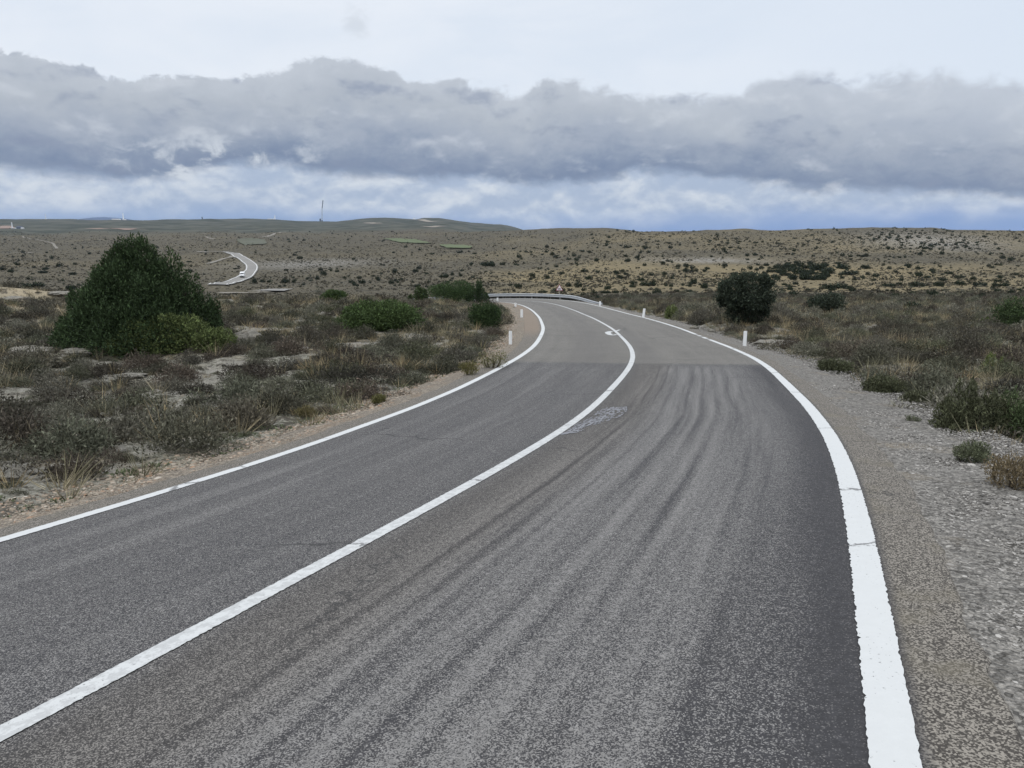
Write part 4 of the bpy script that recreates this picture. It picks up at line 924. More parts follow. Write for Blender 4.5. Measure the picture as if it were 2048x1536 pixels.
def build_grass():
    rng = np.random.default_rng(8); protos = []
    for s, (n, h, sp) in enumerate(((26, .42, .35), (34, .28, .3), (18, .55, .4), (30, .16, .2))):
        r_ = np.random.default_rng(s + 70); a = r_.uniform(0, 6.28, n); q = r_.random(n) * .10
        B = np.stack([np.cos(a) * q, np.sin(a) * q, np.full(n, -.03)], 1); T = B + np.stack([np.cos(a) * sp * r_.random(n), np.sin(a) * sp * r_.random(n), h * r_.uniform(.5, 1, n)], 1); protos.append(spikes(B, T, .014, r_))
    N = 30000; Y = 3 + 80 * rng.random(N) ** .8; X = Y * rng.uniform(-.8, .76, N); u, v = lateral(X, Y); lim = np.where(u < 0, a_left(v) + .75, a_right(v) + 1.3)
    pr = np.clip(.32 + 1.2 * fbm(X * .3 + 9, Y * .3, 99, 3), .06, 1); ok = ((np.abs(u) > lim) | (np.abs(u) > 14)) & (rng.random(N) < pr)
    X, Y = X[ok], Y[ok]; P = np.stack([X, Y, zmesh(X, Y) - .02], 1); vis = visible(P, np.full(len(P), .3)); P = P[vis]
    P = P[:11000]
    n = len(P); me = scatter_mesh('dry_grass', protos, P, rng.uniform(.6, 1.25, n) * (1 + .006 * P[:, 1]), rng.uniform(0, 6.28, n), rng.integers(0, 4, n), M_STRAW, rng.random(n))
    tag(mobj('dry_grass', me), 'straw-coloured dry grass growing between the scrub', 'grass', kind='stuff')
    # green weeds on the gravel edges and between
    N = 5000; v = rng.uniform(24.5, ST[-1] - 20, N); sd = np.where(rng.random(N) < .78, -1, 1); uu = np.where(sd < 0, -(a_left(v) + .25 + 1.3 * rng.random(N) ** .6), a_right(v) + 1.0 + .8 * rng.random(N))
    P = road_pt(uu, v); ok = rng.random(N) < np.clip(.10 + .9 * vn(v * .9, uu * 2, 7), 0, 1) * np.where(sd < 0, 1, .55); P = P[ok]; P[:, 2] = np.maximum(zmesh(P[:, 0], P[:, 1]), P[:, 2] - .14) - .01
    n = len(P); me = scatter_mesh('weeds', [blob_proto(3, 60, .11, .28), blob_proto(4, 40, .13, .18), protos[3]], P, rng.uniform(.16, .42, n), rng.uniform(0, 6.28, n), rng.choice(3, n, p=[.4, .4, .2]), M_GREENW, rng.random(n))
    tag(mobj('weeds', me), 'small green weeds along the gravel verges', 'weeds', kind='stuff')
build_weeds = build_grass

# ---- rocks
def m_rock():
    m, t, b = mat('limestone'); o = t.new('ShaderNodeTexCoord').outputs['Object']; g = t.new('ShaderNodeNewGeometry').outputs['Position']
    n = t.noise(g, 7, 6, .65); n2 = t.noise(g, 38, 4, .6); n3 = t.noise(g, 2.2, 4, .6)
    c = t.ramp(t.m('ADD', t.m('MULTIPLY', n, .6), t.m('MULTIPLY', n2, .4)), [(.28, (.10, .095, .085)), (.45, (.19, .18, .155)), (.72, (.33, .315, .275))])
    c = t.mix(t.m('MULTIPLY', t.ss(n3, .5, .68), .5), c, (.25, .21, .15))
    t.put(b.inputs['Base Color'], c); t.put(b.inputs['Normal'], t.bump(t.m('ADD', n, t.m('MULTIPLY', n2, .7)), 1.0, .09)); return m
M_ROCK = m_rock()
def rock_mesh(seed, sub=3):
    bm = bmesh.new(); bmesh.ops.create_icosphere(bm, subdivisions=sub, radius=.5); rng = np.random.default_rng(seed)
    A = rng.normal(size=(7, 3)); A /= np.linalg.norm(A, axis=1)[:, None]; dd = rng.uniform(.28, .44, 7)
    V = np.array([v.co[:] for v in bm.verts])
    for a, d in zip(A, dd):
        h = V @ a; V = V - np.where(h > d, h - d, 0)[:, None] * a * .9
    nrm = V / (np.linalg.norm(V, axis=1)[:, None] + 1e-9); V = V * (1 + .34 * fbm(nrm[:, 0] * 3.4 + seed, nrm[:, 1] * 3.4 + nrm[:, 2] * 2.3, seed, 6) - .12 * np.abs(fbm(nrm[:, 0] * 7, nrm[:, 1] * 7 + nrm[:, 2] * 5, seed + 40, 3)))[:, None]
    for v, c in zip(bm.verts, V): v.co = c
    me = bpy.data.meshes.new('rock'); bm.to_mesh(me); bm.free(); me.materials.append(M_ROCK); me.polygons.foreach_set('use_smooth', [seed % 2 == 0] * len(me.polygons)); return me
ROCKM = [rock_mesh(s, 4) for s in range(6)]
def build_rocks():
    rng = np.random.default_rng(12)
    R = [(60, 706, 100, 16, 'flat pale limestone slab in front of the large juniper, left part'), (150, 710, 72, 16, 'broken limestone ledge at the left foot of the large juniper'),
         (200, 697, 50, 10, 'thin pale limestone slab hugging the base of the large juniper'), (495, 684, 66, 26, 'rough grey fretted limestone boulder right of the yellow-green juniper'), (575, 692, 100, 13, 'long low limestone outcrop behind the scrub right of the fretted boulder'),
         (620, 690, 46, 14, 'pale limestone block at the right end of the long low outcrop'), (520, 664, 90, 8, 'flat cream limestone pavement above the fretted boulder'), (830, 676, 130, 7, 'long flat pale slab below the wide bright juniper'), (700, 694, 90, 8, 'flat grey slab in the left field below the wide bright juniper'),
         (40, 952, 120, 22, 'pale weathered slab low at the left edge by the gravel'), (25, 940, 60, 12, 'small pale rock behind the weathered slab at the left edge'), (897, 705, 13, 10, 'small white stone below the bushy juniper by the gravel'), (915, 703, 11, 8, 'smaller white stone next to another below the bushy juniper by the gravel'), (848, 700, 12, 9, 'round ochre stone in the scrub left of the white stones'), (962, 668, 20, 9, 'grey rounded boulder under the bushy juniper by the gravel'),
         (1748, 662, 22, 14, 'rounded pale boulder in the right scrub'), (1771, 658, 9, 7, 'small pale stone beside the rounded boulder on the right'), (1755, 669, 11, 7, 'lower small stone in front of the rounded boulder on the right'), (1765, 684, 18, 8, 'grey stones half sunk below the rounded boulder on the right'),
         (1422, 665, 18, 9, 'pale rock on the right road edge before the white post'), (1434, 663, 11, 9, 'pale rock behind another on the right road edge'), (1388, 658, 20, 7, 'flat pale rock at the right road edge farther along'), (1888, 719, 40, 10, 'pale flat stone between brown bushes on the right bank'), (1720, 694, 90, 5, 'long thin limestone ledge on the right bank'), (1930, 687, 120, 5, 'cream limestone ledge toward the right picture edge'),
         (1545, 690, 110, 12, 'grey gravelly slab behind the right-hand white post'), (1668, 633, 16, 5, 'white flat stone below the dome-shaped oak'), (1632, 663, 16, 5, 'white flat stone nearer the road than the dome-shaped oak'), (960, 688, 44, 8, 'pale broken rock beside the first left post'), (30, 600, 70, 8, 'cream rock ledge on the left skyline'), (120, 588, 60, 7, 'tan rock ledge on the left skyline beside the large juniper'), (260, 452 + 300, 70, 6, 'thin pale ledge in the scrub below the large juniper'), (475, 730, 60, 6, 'pale ledge in the scrub below the fretted boulder')]
    for k, (px, row, w, h, lab) in enumerate(R):
        p = at(px, row); s = px_size(p); o = bpy.data.objects.new('rock', ROCKM[k % 6]); W, H = w / s, max(h / s, .06)
        o.scale = (W, min(W, max(W * .7, .25)), H * 1.35); o.location = p + Vector((0, 0, H * .18)); o.rotation_euler = (0, 0, rng.uniform(-.4, .4)); link(o); tag(o, lab, 'rock'); KEEPOUT.append((p.x, p.y - .15, W * .42))
    # loose stones of the verges
    protos = []
    for s in range(4):
        bm = bmesh.new(); bmesh.ops.create_icosphere(bm, subdivisions=1, radius=.5); V = np.array([v.co[:] for v in bm.verts]) * np.array([1, .8, .55]); V *= np.random.default_rng(s).uniform(.75, 1.2, (len(V), 1)); f = np.array([[v.index for v in q.verts] for q in bm.faces]); bm.free(); protos.append((V, f))
    N = 40000; v = 24.3 + 60 * rng.random(N) ** 1.6; left = rng.random(N) < .5; w = rng.random(N) ** .8
    u = np.where(left, -(a_left(v) - .03 + 1.3 * w), a_right(v) - .05 + 1.6 * w); P = road_pt(u, v); P[:, 2] = np.maximum(zmesh(P[:, 0], P[:, 1]), P[:, 2] - .03 - .1 * w)
    sz = rng.lognormal(-3.95, .5, N) * (1 + .010 * P[:, 1]) * np.where(left & (w > .3), 1.45, 1); sz = np.clip(sz, .008, .10)
    n2_ = 52000; v2 = 24.4 + 13 * rng.random(n2_) ** 1.3; l2 = rng.random(n2_) < .25; w2 = rng.random(n2_) ** .9
    u2 = np.where(l2, -(a_left(v2) - .02 + 1.25 * w2), a_right(v2) - .06 + 1.6 * w2); P2 = road_pt(u2, v2); P2[:, 2] = np.maximum(zmesh(P2[:, 0], P2[:, 1]), P2[:, 2] - .016 - .11 * np.minimum(w2 * 1.1, .9))
    s2 = np.clip(rng.lognormal(-4.25, .42, n2_), .006, .05); P = np.concatenate([P, P2]); sz = np.concatenate([sz, s2]); left = np.concatenate([left, l2])
    for nm, sel, m in (('left_gravel', left, M_STL), ('right_gravel', ~left, M_STR)):
        me = scatter_mesh(nm, protos, P[sel], sz[sel], rng.uniform(0, 6.3, sel.sum()), rng.integers(0, 4, sel.sum()), m, rng.random(sel.sum()))
        tag(mobj('loose_gravel', me), 'loose stones on the %s verge' % nm.split('_')[0], 'gravel', kind='stuff')
    # scattered stones in the field
    N = 5000; Y = 5 + 70 * rng.random(N) ** .8; X = Y * rng.uniform(-.78, .74, N); uu, vv = lateral(X, Y); ok = (np.abs(uu) > 5.2) & (rng.random(N) < np.clip(.25 + 1.3 * fbm(X * .25, Y * .25, 55, 3), 0, 1)); X, Y = X[ok], Y[ok]; n = len(X)
    me = scatter_mesh('field_stones', protos, np.stack([X, Y, zmesh(X, Y)], 1), np.clip(rng.lognormal(-2.1, .5, n), .05, .5), rng.uniform(0, 6.3, n), rng.integers(0, 4, n), M_ROCK, rng.random(n))
    tag(mobj('field_rubble', me), 'pale limestone rubble lying between the scrub', 'rubble', kind='stuff')
def m_stones(name, cols):
    m, t, b = mat(name); t.put(b.inputs['Base Color'], t.ramp(t.new('ShaderNodeNewGeometry').outputs['Random Per Island'], cols)); return m
M_STL = m_stones('tan_stones', [(0, (.09, .075, .06)), (.4, (.21, .175, .135)), (.75, (.30, .265, .215)), (.9, (.26, .165, .105)), (1, (.40, .37, .32))])
M_STR = m_stones('grey_stones', [(0, (.06, .057, .053)), (.4, (.15, .143, .132)), (.8, (.25, .238, .22)), (1, (.38, .365, .34))])

# ---- junipers and scrub on the slopes beyond
FARJ = [cone_proto(11, 420, .16, .62, False), cone_proto(12, 420, .16, .85, True), cone_proto(13, 420, .16, .5, False), cone_proto(14, 420, .17, 1.05, True), cone_proto(15, 420, .15, .7, False)]
FARL = [cone_proto(s, 60, .36, h, t_) for s, h, t_ in ((21, .6, False), (22, .9, True), (23, .5, False))]
JL = [(1373,546,10,14),(1392,544,9,8),(1384,546,8,7),(1415,539,10,5),(1313,590,18,14),(1353,584,12,5),(1411,571,10,5),(1400,571,7,5),(1382,573,7,7),(1366,572,7,7),(1342,574,9,7),(1332,573,7,6),(1304,572,14,12),(1379,584,14,4),(1347,599,12,5),(1587,596,22,14),(1578,575,14,7),(1568,571,10,5),(1591,560,13,13),(1534,560,16,10),(1540,545,14,8),(1552,538,12,8),(1562,545,20,9),(1548,556,14,7),(1575,552,16,9),(1583,543,18,9),(1596,548,22,13),(1607,552,20,12),(1620,548,16,9),(1633,541,26,12),(1600,534,14,6),(1585,535,12,6),(1612,537,14,7),(1645,552,18,9),(1656,544,16,8),(1530,549,12,6),(1538,537,8,4),(1566,534,10,5),(1657,578,26,10),(1682,577,30,9),(1699,579,14,7),
(1835,574,28,9),(1863,594,25,13),(1792,595,18,8),(1842,594,14,6),(1825,619,31,14),(1877,573,20,9),(1919,570,19,8),(1954,573,16,10),(1966,573,14,8),(1994,574,18,10),(2012,573,14,9),(1838,553,14,9),(1816,533,14,5),(1777,573,28,6),(1675,528,13,4),(1897,548,16,5),(1919,557,17,6),(1854,557,14,5),(1708,562,10,9),(1700,550,35,8),(1657,548,24,11),(1638,557,20,10),(1613,560,28,14),(1686,538,28,8),(1735,551,9,7),(1730,538,18,7),(1790,546,10,6),(1802,562,8,7),(1747,562,8,6),
(1169,595,17,11),(1187,590,16,9),(1191,604,27,12),(1176,560,11,7),(1139,574,8,8),(1062,561,7,7),(1032,573,9,6),(1169,544,15,5),(1245,545,10,7),(1232,546,12,5),(1252,550,10,5),(1240,557,13,6),(1282,562,14,6),(1295,572,32,10),(1266,575,13,6),(1346,599,12,6),(1274,609,11,8),(1272,587,10,5),(1210,587,22,6),(1085,586,18,5),(1179,507,7,6),(975,532,35,8),
(119,534,12,8),(5,540,12,7),(22,545,11,6),(86,547,18,5),(145,550,15,5),(36,531,10,6),(91,540,12,5),(150,530,8,5),(179,509,7,5),(166,497,4,5),(67,575,40,9),(142,580,18,9),(758,562,10,8),(754,559,8,6),(647,552,14,10),(635,555,6,4),(674,545,9,5),(724,567,15,7),(710,572,9,6),(831,545,12,6),(802,561,9,6),(762,532,6,5),(768,532,5,5),(600,518,12,6),(507,568,14,14),(526,565,11,6),(572,566,14,6),(707,520,7,5),(905,552,8,9),(885,555,14,5)]
def build_far_plants():
    rng = np.random.default_rng(17); L = [(*j, 1) for j in JL]
    def sprinkle(n, x0, x1, r0, r1, w0, w1, p=1.0, keep=None):
        c = 0
        while c < n:
            x = rng.uniform(x0, x1); y = r0 + (r1 - r0) * rng.random() ** p
            if keep is not None and rng.random() > keep(x, y): continue
            w = .85 * (w0 + (w1 - w0) * rng.random() ** 2) * (.55 + .75 * max(0, (y - 455)) / 100); L.append((x, y, w, w * rng.uniform(.42, .8), 0)); c += 1
    cl = lambda x, y: np.clip(.45 + 1.3 * vn(x / 60, y / 11, 4), .08, 1)
    sprinkle(250, 1180, 2048, 459, 500, 5, 12, 1, cl)
    sprinkle(110, 1600, 2048, 455, 492, 6, 14, 1, lambda x, y: math.exp(-((x - 1850) / 110) ** 2))
    sprinkle(230, 1000, 2048, 495, 545, 5, 13, 1, cl)
    sprinkle(110, 1000, 2048, 545, 585, 5, 13, 1, cl)
    sprinkle(60, 1500, 1720, 528, 562, 8, 17, 1, lambda x, y: math.exp(-((x - 1600) / 60) ** 2))
    sprinkle(70, 1200, 2048, 585, 612, 5, 12, 1, cl)
    sprinkle(150, 560, 1000, 480, 575, 4, 11, 1, cl)
    sprinkle(110, 0, 560, 475, 575, 4, 10, 1, cl)
    sprinkle(80, 0, 1100, 463, 482, 4, 7, 1, cl)
    L = np.array(L); P = at_many(L[:, 0], L[:, 1]); s = F / (P[:, 1] * CP - P[:, 2] * SP)
    ok = (P[:, 1] < 3200) & (P[:, 1] > 62) | (L[:, 4] > 0)
    u, v = lateral(P[:, 0], P[:, 1]); ok &= np.abs(u) > 5.2
    if len(VALLEY):
        q = VALLEY[0]; ok &= np.array([np.min(np.hypot(q[:, 0] - a, q[:, 1] - b)) > 7.5 or k > 0 for a, b, k in zip(P[:, 0], P[:, 1], L[:, 4])])
    L, P, s = L[ok], P[ok], s[ok]; W = np.clip(L[:, 2] / s, .5, 9); H = np.clip(L[:, 3] / s, .4, 6) * 1.12
    app = L[:, 2] * L[:, 3] + 200 * L[:, 4]; order = np.argsort(-app); ms = [npmesh('juniper', V, q, M_FARJ, attrs=dict(tint=np.zeros(len(V)))) for V, q in FARJ]
    hs = [.62, .85, .5, 1.05, .7]
    for i in order[:300]:
        k = int(np.argmin([abs(h - H[i] / W[i]) + .25 * rng.random() for h in hs])); o = bpy.data.objects.new('juniper', ms[k]); o.location = P[i] - np.array([0, 0, .05]); o.rotation_euler = (0, 0, rng.uniform(0, 6.28)); o.scale = (W[i], W[i], min(H[i] / hs[k], 3 * W[i])); link(o)
        x, y = L[i, 0], L[i, 1]
        if x < 560: g, lab = 'junipers on the valley side beyond the large juniper', 'dark juniper dot on the grey valley side beyond the large juniper'
        elif x < 1000: g, lab = 'junipers on the middle valley slope', 'dark juniper dot on the brown slope below the green fields'
        elif y > 566: g, lab = 'junipers at the foot of the right hillside', 'dark juniper bush on the low ground just beyond the guardrail and right verge'
        elif y > 526: g, lab = 'junipers along the tan grass of the right hillside', 'dark juniper bush among the tan grass halfway up the right hillside'
        else: g, lab = 'junipers near the right skyline', 'dark juniper dot high on the right hillside near the skyline'
        tag(o, lab, 'juniper', g)
    r_ = order[300:]; n = len(r_); me = scatter_mesh('far_junipers', FARL, P[r_], W[r_], rng.uniform(0, 6.3, n), rng.integers(0, 3, n), M_FARJ, rng.random(n) * .9)
    tag(mobj('distant_bushes', me), 'smallest dark junipers dotting the far slopes', 'juniper', kind='stuff')
    # low heath of the slopes: sizeable mass of small cushions
    N = 62000; x = rng.uniform(-40, 2090, N); y = 462 + (616 - 462) * rng.random(N); P = at_many(x, y)
    u, v = lateral(P[:, 0], P[:, 1]); d = np.clip(.55 + 1.1 * fbm(P[:, 0] * .03, P[:, 1] * .012, 14, 3), .1, 1); strawy = (x > 1000) * (np.exp(-((y - 536) / 9) ** 2) + np.exp(-((y - 577) / 6) ** 2)); d = d * (1 - .75 * np.clip(strawy, 0, 1))
    ok = (P[:, 1] > 75) & (P[:, 1] < 2200) & (np.abs(u) > 5.5) & (rng.random(N) < d)
    if len(VALLEY):
        q = VALLEY[0][::3]; dm = np.full(N, 99.); 
        for a in range(0, N, 5000): dm[a:a+5000] = np.min(np.hypot(q[None, :, 0] - P[a:a+5000, 0:1], q[None, :, 1] - P[a:a+5000, 1:2]), 1)
        ok &= dm > 7
    P = P[ok]; n = len(P); s = rng.lognormal(-.75, .38, n) * (1 + P[:, 1] / 600)
    me = scatter_mesh('heath', [blob_proto(31, 12, .5, .42), blob_proto(32, 10, .6, .3), blob_proto(33, 13, .45, .5)], P - np.array([0, 0, .08]), np.clip(s, .4, 3.2), rng.uniform(0, 6.3, n), rng.integers(0, 3, n), M_HEATH, rng.random(n) * .95)
    tag(mobj('heath_undergrowth', me), 'low grey-brown heath covering the slopes beyond the bend', 'heath', kind='stuff')
M_HEATH = m_foliage('heath', [(.026, .026, .018), (.055, .05, .037), (.027, .029, .018), (.105, .095, .07), (.04, .038, .027), (.14, .127, .095), (.036, .035, .025)])

# ------------------------------------------------------------------ road furniture
M_POST = flat('post_white', (.68, .69, .69), rough=.6, var=.06, scale=9)
M_POSTG = flat('post_grey', (.45, .47, .5), rough=.6, var=.08, scale=9)
M_CONC = flat('concrete', (.33, .32, .30), var=.25, scale=14)
M_STEEL = flat('galvanised_steel', (.36, .38, .40), rough=.5, spec=.5, metal=.25, var=.1, scale=3)
M_STEELD = flat('galvanised_post', (.26, .26, .255), rough=.6, metal=.15, var=.15, scale=6)
def delineator(px, base, top, w, lab, lean=0.0):
    p = at(px, base); s = px_size(p); H = (base - top) / s; W = w / s
    e = empty('delineator_post', p - Vector((0, 0, .03)), -.25); tag(e, lab, 'delineator post', 'white delineator posts')
    del e['group']
    bm = bmesh.new(); bbox(bm, (0, 0, H * .5 + .02), (W, W * .8, H), 0, .008)
    for v in bm.verts:
        f = v.co.z / H; v.co.x += lean * v.co.z
        if v.co.z > H * .9: v.co.z -= (v.co.y) * .3
    bmobj('post_body', bm, M_POST, e)
    bm = bmesh.new(); bbox(bm, (-W * .5 - .002, 0, H * .55), (.006, W * .6, H * .8), 0); 
    for v in bm.verts: v.co.x += lean * v.co.z
    bmobj('side_strip', bm, M_POSTG, e)
    bm = bmesh.new(); bbox(bm, (0, 0, .0), (W * 1.5, W * 1.4, .07), .2, .012); bmobj('footing', bm, M_CONC, e)
def build_posts():
    delineator(1489, 693, 662, 6.6, 'white delineator post on the right verge in front of the holm oak')
    delineator(1286.5, 634, 617, 4.6, 'white delineator post leaning slightly at the right edge, second from the holm oak', .1)
    delineator(1200, 611.5, 602.5, 3.4, 'small white delineator post at the right edge near the guardrail end')
    delineator(1021, 689, 661.5, 5.6, 'greyish white delineator post on the left gravel, nearest of the left ones')
    delineator(1043.5, 635, 619, 4.4, 'white delineator post on the inside of the bend above the dark gravel edge')
    delineator(1031, 613.5, 606, 3.2, 'short white delineator post at the inside of the bend with a pale stone beside it')
    delineator(995, 602, 595.5, 2.6, 'tiny white delineator post against the road by the dark juniper, farthest left')
    p = at(1028, 615.5); o = bpy.data.objects.new('rock', ROCKM[1]); o.scale = (.2, .2, .2); o.location = p; link(o); tag(o, 'small white stone at the foot of the short left delineator post', 'rock')

def build_guardrail():
    v0 = road_uv(1165, 607)[1] + .2; vs = np.arange(v0, min(v0 + 36, ST[-1] - 2), .5); n = len(vs)
    off = LANE + 1.05 + .6 * np.clip(1 - (vs - v0) / 3.5, 0, 1) ** 2
    P = road_pt(off, vs); N = np.stack([np.interp(vs, ST, RN[:, 0]), np.interp(vs, ST, RN[:, 1])], 1)
    top = .44 * _ss(vs - v0, -.4, 4.2)
    e = empty('guardrail', P[0]); tag(e, 'galvanised steel guardrail round the outside of the bend, its near end bent to the ground', 'guardrail')
    o0 = np.array(P[0])
    prof = [(0, 0), (.045, .03), (.045, .085), (0, .12), (0, .17), (.045, .205), (.045, .26), (0, .29)]
    prof = [(-a, h) for a, h in prof]
    V = []; 
    for i in range(n):
        for a, h in prof: V.append((P[i, 0] + N[i, 0] * a, P[i, 1] + N[i, 1] * a, P[i, 2] + top[i] - .29 + h))
        for a, h in prof[::-1]: V.append((P[i, 0] + N[i, 0] * (a + .012), P[i, 1] + N[i, 1] * (a + .012), P[i, 2] + top[i] - .29 + h))
    k = 16; idx = np.arange(n * k).reshape(n, k); q = np.stack([idx[:-1], np.roll(idx[:-1], -1, 1), np.roll(idx[1:], -1, 1), idx[1:]], -1).reshape(-1, 4)
    mobj('rail', npmesh('rail', np.array(V) - o0, q, M_STEEL), e)
    for i in range(6, n, 4):
        bm = bmesh.new(); c = P[i, :3] - o0 + np.array([N[i, 0] * .10, N[i, 1] * .10, top[i] / 2 - .25]); rz = math.atan2(N[i, 1], N[i, 0])
        bbox(bm, c, (.06, .12, top[i] + .5), rz, .006); bbox(bm, c + np.array([-N[i, 0] * .045, -N[i, 1] * .045, top[i] / 2 + .10]), (.05, .10, .2), rz); bmobj('post', bm, M_STEELD, e)
    # dark streaked strip standing in for the shade under the rail
    m, t, b = mat('rail_shade'); p_ = t.new('ShaderNodeNewGeometry').outputs['Position']; x, y, z = t.sep(p_)
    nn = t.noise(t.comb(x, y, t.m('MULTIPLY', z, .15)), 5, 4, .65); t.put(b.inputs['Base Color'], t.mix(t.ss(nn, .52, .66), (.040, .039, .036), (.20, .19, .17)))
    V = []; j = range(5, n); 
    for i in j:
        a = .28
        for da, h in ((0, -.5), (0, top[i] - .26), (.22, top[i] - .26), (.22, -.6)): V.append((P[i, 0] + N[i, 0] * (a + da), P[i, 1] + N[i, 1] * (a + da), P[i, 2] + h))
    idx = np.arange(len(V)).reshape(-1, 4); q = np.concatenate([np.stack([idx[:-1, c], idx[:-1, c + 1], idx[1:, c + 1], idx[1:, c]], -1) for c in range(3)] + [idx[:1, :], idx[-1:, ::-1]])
    o = mobj('rail_shade_strip', npmesh('rail_shade_strip', np.array(V), q, m)); tag(o, 'dark streaked strip standing in for the shade under the guardrail', 'wall')
    return P, N

def build_sign():
    p = at(1118, 590); D = 75.5; X = (1118.5 - 1024) / F * D
    base = Vector((X, D, float(zmesh(X, D)))); ctr = -D * ta(577)
    e = empty('warning_sign', base, .06); tag(e, 'triangular red-bordered cattle warning sign rising behind the guardrail', 'road sign')
    h = ctr - base.z; S = .80
    mr = flat('sign_red', (.16, .02, .03), rough=.5, var=.1); mw = flat('sign_white', (.66, .60, .62), rough=.5, var=.05); mk = flat('sign_black', (.012, .012, .014), rough=.5)
    def tri(s, y, th, r=.0):
        R = s / math.sqrt(3); pts = []
        for k in range(3):
            a = PI / 2 + k * 2 * PI / 3; c = Vector((math.cos(a), 0, math.sin(a))) * R
            for d in (-.9, -.3, .3, .9):
                ad = a + PI + d * PI / 3.2; cc = c * (1 - r * 2 / R)
                pts.append(cc + Vector((math.cos(a + d * PI / 3), 0, math.sin(a + d * PI / 3))) * r)
        bm = bmesh.new(); f = [bm.verts.new((q.x, y, q.z + h)) for q in pts]; g = [bm.verts.new((q.x, y + th, q.z + h)) for q in pts]; bm.faces.new(f); bm.faces.new(g[::-1])
        for i in range(len(f)): bm.faces.new((f[i], g[i], g[(i + 1) % len(f)], f[(i + 1) % len(f)]))
        return bm
    bmobj('border', tri(S, 0, .025, .035), mr, e); bmobj('panel', tri(S * .76, -.004, .0035, .012), mw, e)
    cow = [(-.150, .055), (-.135, .075), (-.110, .070), (-.085, .062), (-.02, .058), (.06, .060), (.105, .062), (.125, .045), (.130, -.02), (.120, -.025), (.115, .02), (.105, .0), (.108, -.085), (.088, -.085), (.082, -.03), (.062, -.018), (.064, -.085), (.044, -.085), (.038, -.012), (-.035, -.02), (-.040, -.085), (-.060, -.085), (-.060, -.03), (-.075, -.035), (-.082, -.085), (-.100, -.085), (-.098, -.005), (-.112, .015), (-.135, .010), (-.158, .022), (-.162, .035)]
    bm = bmesh.new(); f = [bm.verts.new((x * 1.0, -.0085, z + h - .055)) for x, z in cow]; g = [bm.verts.new((x * 1.0, -.0045, z + h - .055)) for x, z in cow]; bm.faces.new(f); bm.faces.new(g[::-1])
    for i in range(len(f)): bm.faces.new((f[i], g[i], g[(i + 1) % len(f)], f[(i + 1) % len(f)]))
    bmobj('cow_symbol', bm, mk, e)
    bm = bmesh.new(); bbox(bm, (0, .055, h * .5 + .1), (.07, .05, h + .5 - .2)); bmobj('post', bm, M_STEELD, e)

# ------------------------------------------------------------------ the van on the valley road
def build_van():
    p = at(495.5, 557); q, nn = VALLEY; k = int(np.argmin(np.hypot(q[:, 0] - p.x, q[:, 1] - p.y)))
    d = q[k - 2] - q[k + 2]; rz = math.atan2(d[1], d[0]) - PI / 2                     # coming towards the camera
    c = q[k] - nn[k] * 0.3; 
    e = empty('white_van', (c[0], c[1], float(zmesh(c[0], c[1])) + .62), rz, 1.12); tag(e, 'small white van driving round the distant valley curve', 'van')
    w = flat('van_white', (.70, .71, .72), rough=.35, spec=.5, var=.03); gl = flat('van_glass', (.03, .035, .04), rough=.15, spec=.6, var=.05); dk = flat('van_trim', (.03, .03, .03), var=.1); tr = flat('tyre', (.02, .02, .02)); al = flat('hub', (.4, .4, .4), metal=.5)
    # side outline (y forward, z up), front at +y
    out = [(-2.6, .35), (-2.65, 1.2), (-2.6, 2.45), (-2.4, 2.58), (1.0, 2.58), (1.35, 2.45), (1.95, 1.45), (2.55, 1.18), (2.7, .8), (2.7, .38)]
    bm = bmesh.new(); L = [bm.verts.new((-1.0 if z < 1.5 else -.93, y, z)) for y, z in out]; Rr = [bm.verts.new((1.0 if z < 1.5 else .93, y, z)) for y, z in out]
    bm.faces.new(L[::-1]); bm.faces.new(Rr)
    for i in range(len(out)): bm.faces.new((L[i], Rr[i], Rr[(i + 1) % len(out)], L[(i + 1) % len(out)])[::-1])
    bmesh.ops.bevel(bm, geom=bm.edges[:], offset=.05, segments=2, affect='EDGES'); bmobj('body', bm, w, e)
    bm = bmesh.new(); a = Vector((0, 1.38, 2.36)); b = Vector((0, 1.93, 1.5)); n = Vector((0, .86, .55)) * .012
    f = [bm.verts.new(Vector((sx * hw, 0, 0)) + pp + n) for pp, hw in ((a, .80), (b, .86)) for sx in (-1, 1)]; g = [bm.verts.new(v.co - n * 3) for v in f]
    for qd in ((0, 1, 3, 2),): bm.faces.new([f[i] for i in qd]); bm.faces.new([g[i] for i in qd[::-1]])
    for i, j in ((0, 1), (1, 3), (3, 2), (2, 0)): bm.faces.new((f[i], f[j], g[j], g[i]))
    bmobj('windscreen', bm, gl, e)
    for sx in (-1, 1):
        bm = bmesh.new(); bbox(bm, (sx * .965, .85, 1.85), (.09, .8, .55), 0, .03); bmobj('side_window', bm, gl, e)
        bm = bmesh.new(); bbox(bm, (sx * .76, 2.68, .95), (.3, .1, .2), 0, .03); bmobj('headlight', bm, al, e)
        bm = bmesh.new(); bbox(bm, (sx * 1.12, 1.55, 1.6), (.18, .1, .3), 0, .03); bmobj('mirror', bm, dk, e)
        for y in (-1.65, 1.75):
            bm = bmesh.new(); tube(bm, [(sx * .78, y, .36), (sx * .82, y, .36), (sx * .98, y, .36), (sx * 1.02, y, .36)], [.32, .36, .36, .32], 16); wo = bmobj('wheel', bm, tr, e)
            bm = bmesh.new(); tube(bm, [(sx * 1.0, y, .36), (sx * 1.03, y, .36)], [.2, .18], 12); bmobj('rim', bm, al, wo)
    bm = bmesh.new(); bbox(bm, (0, 2.72, .5), (1.9, .16, .42), 0, .05); bmobj('bumper', bm, dk, e)
    bm = bmesh.new(); bbox(bm, (0, 2.68, .93), (.9, .06, .22), 0, .02); bmobj('grille', bm, dk, e)

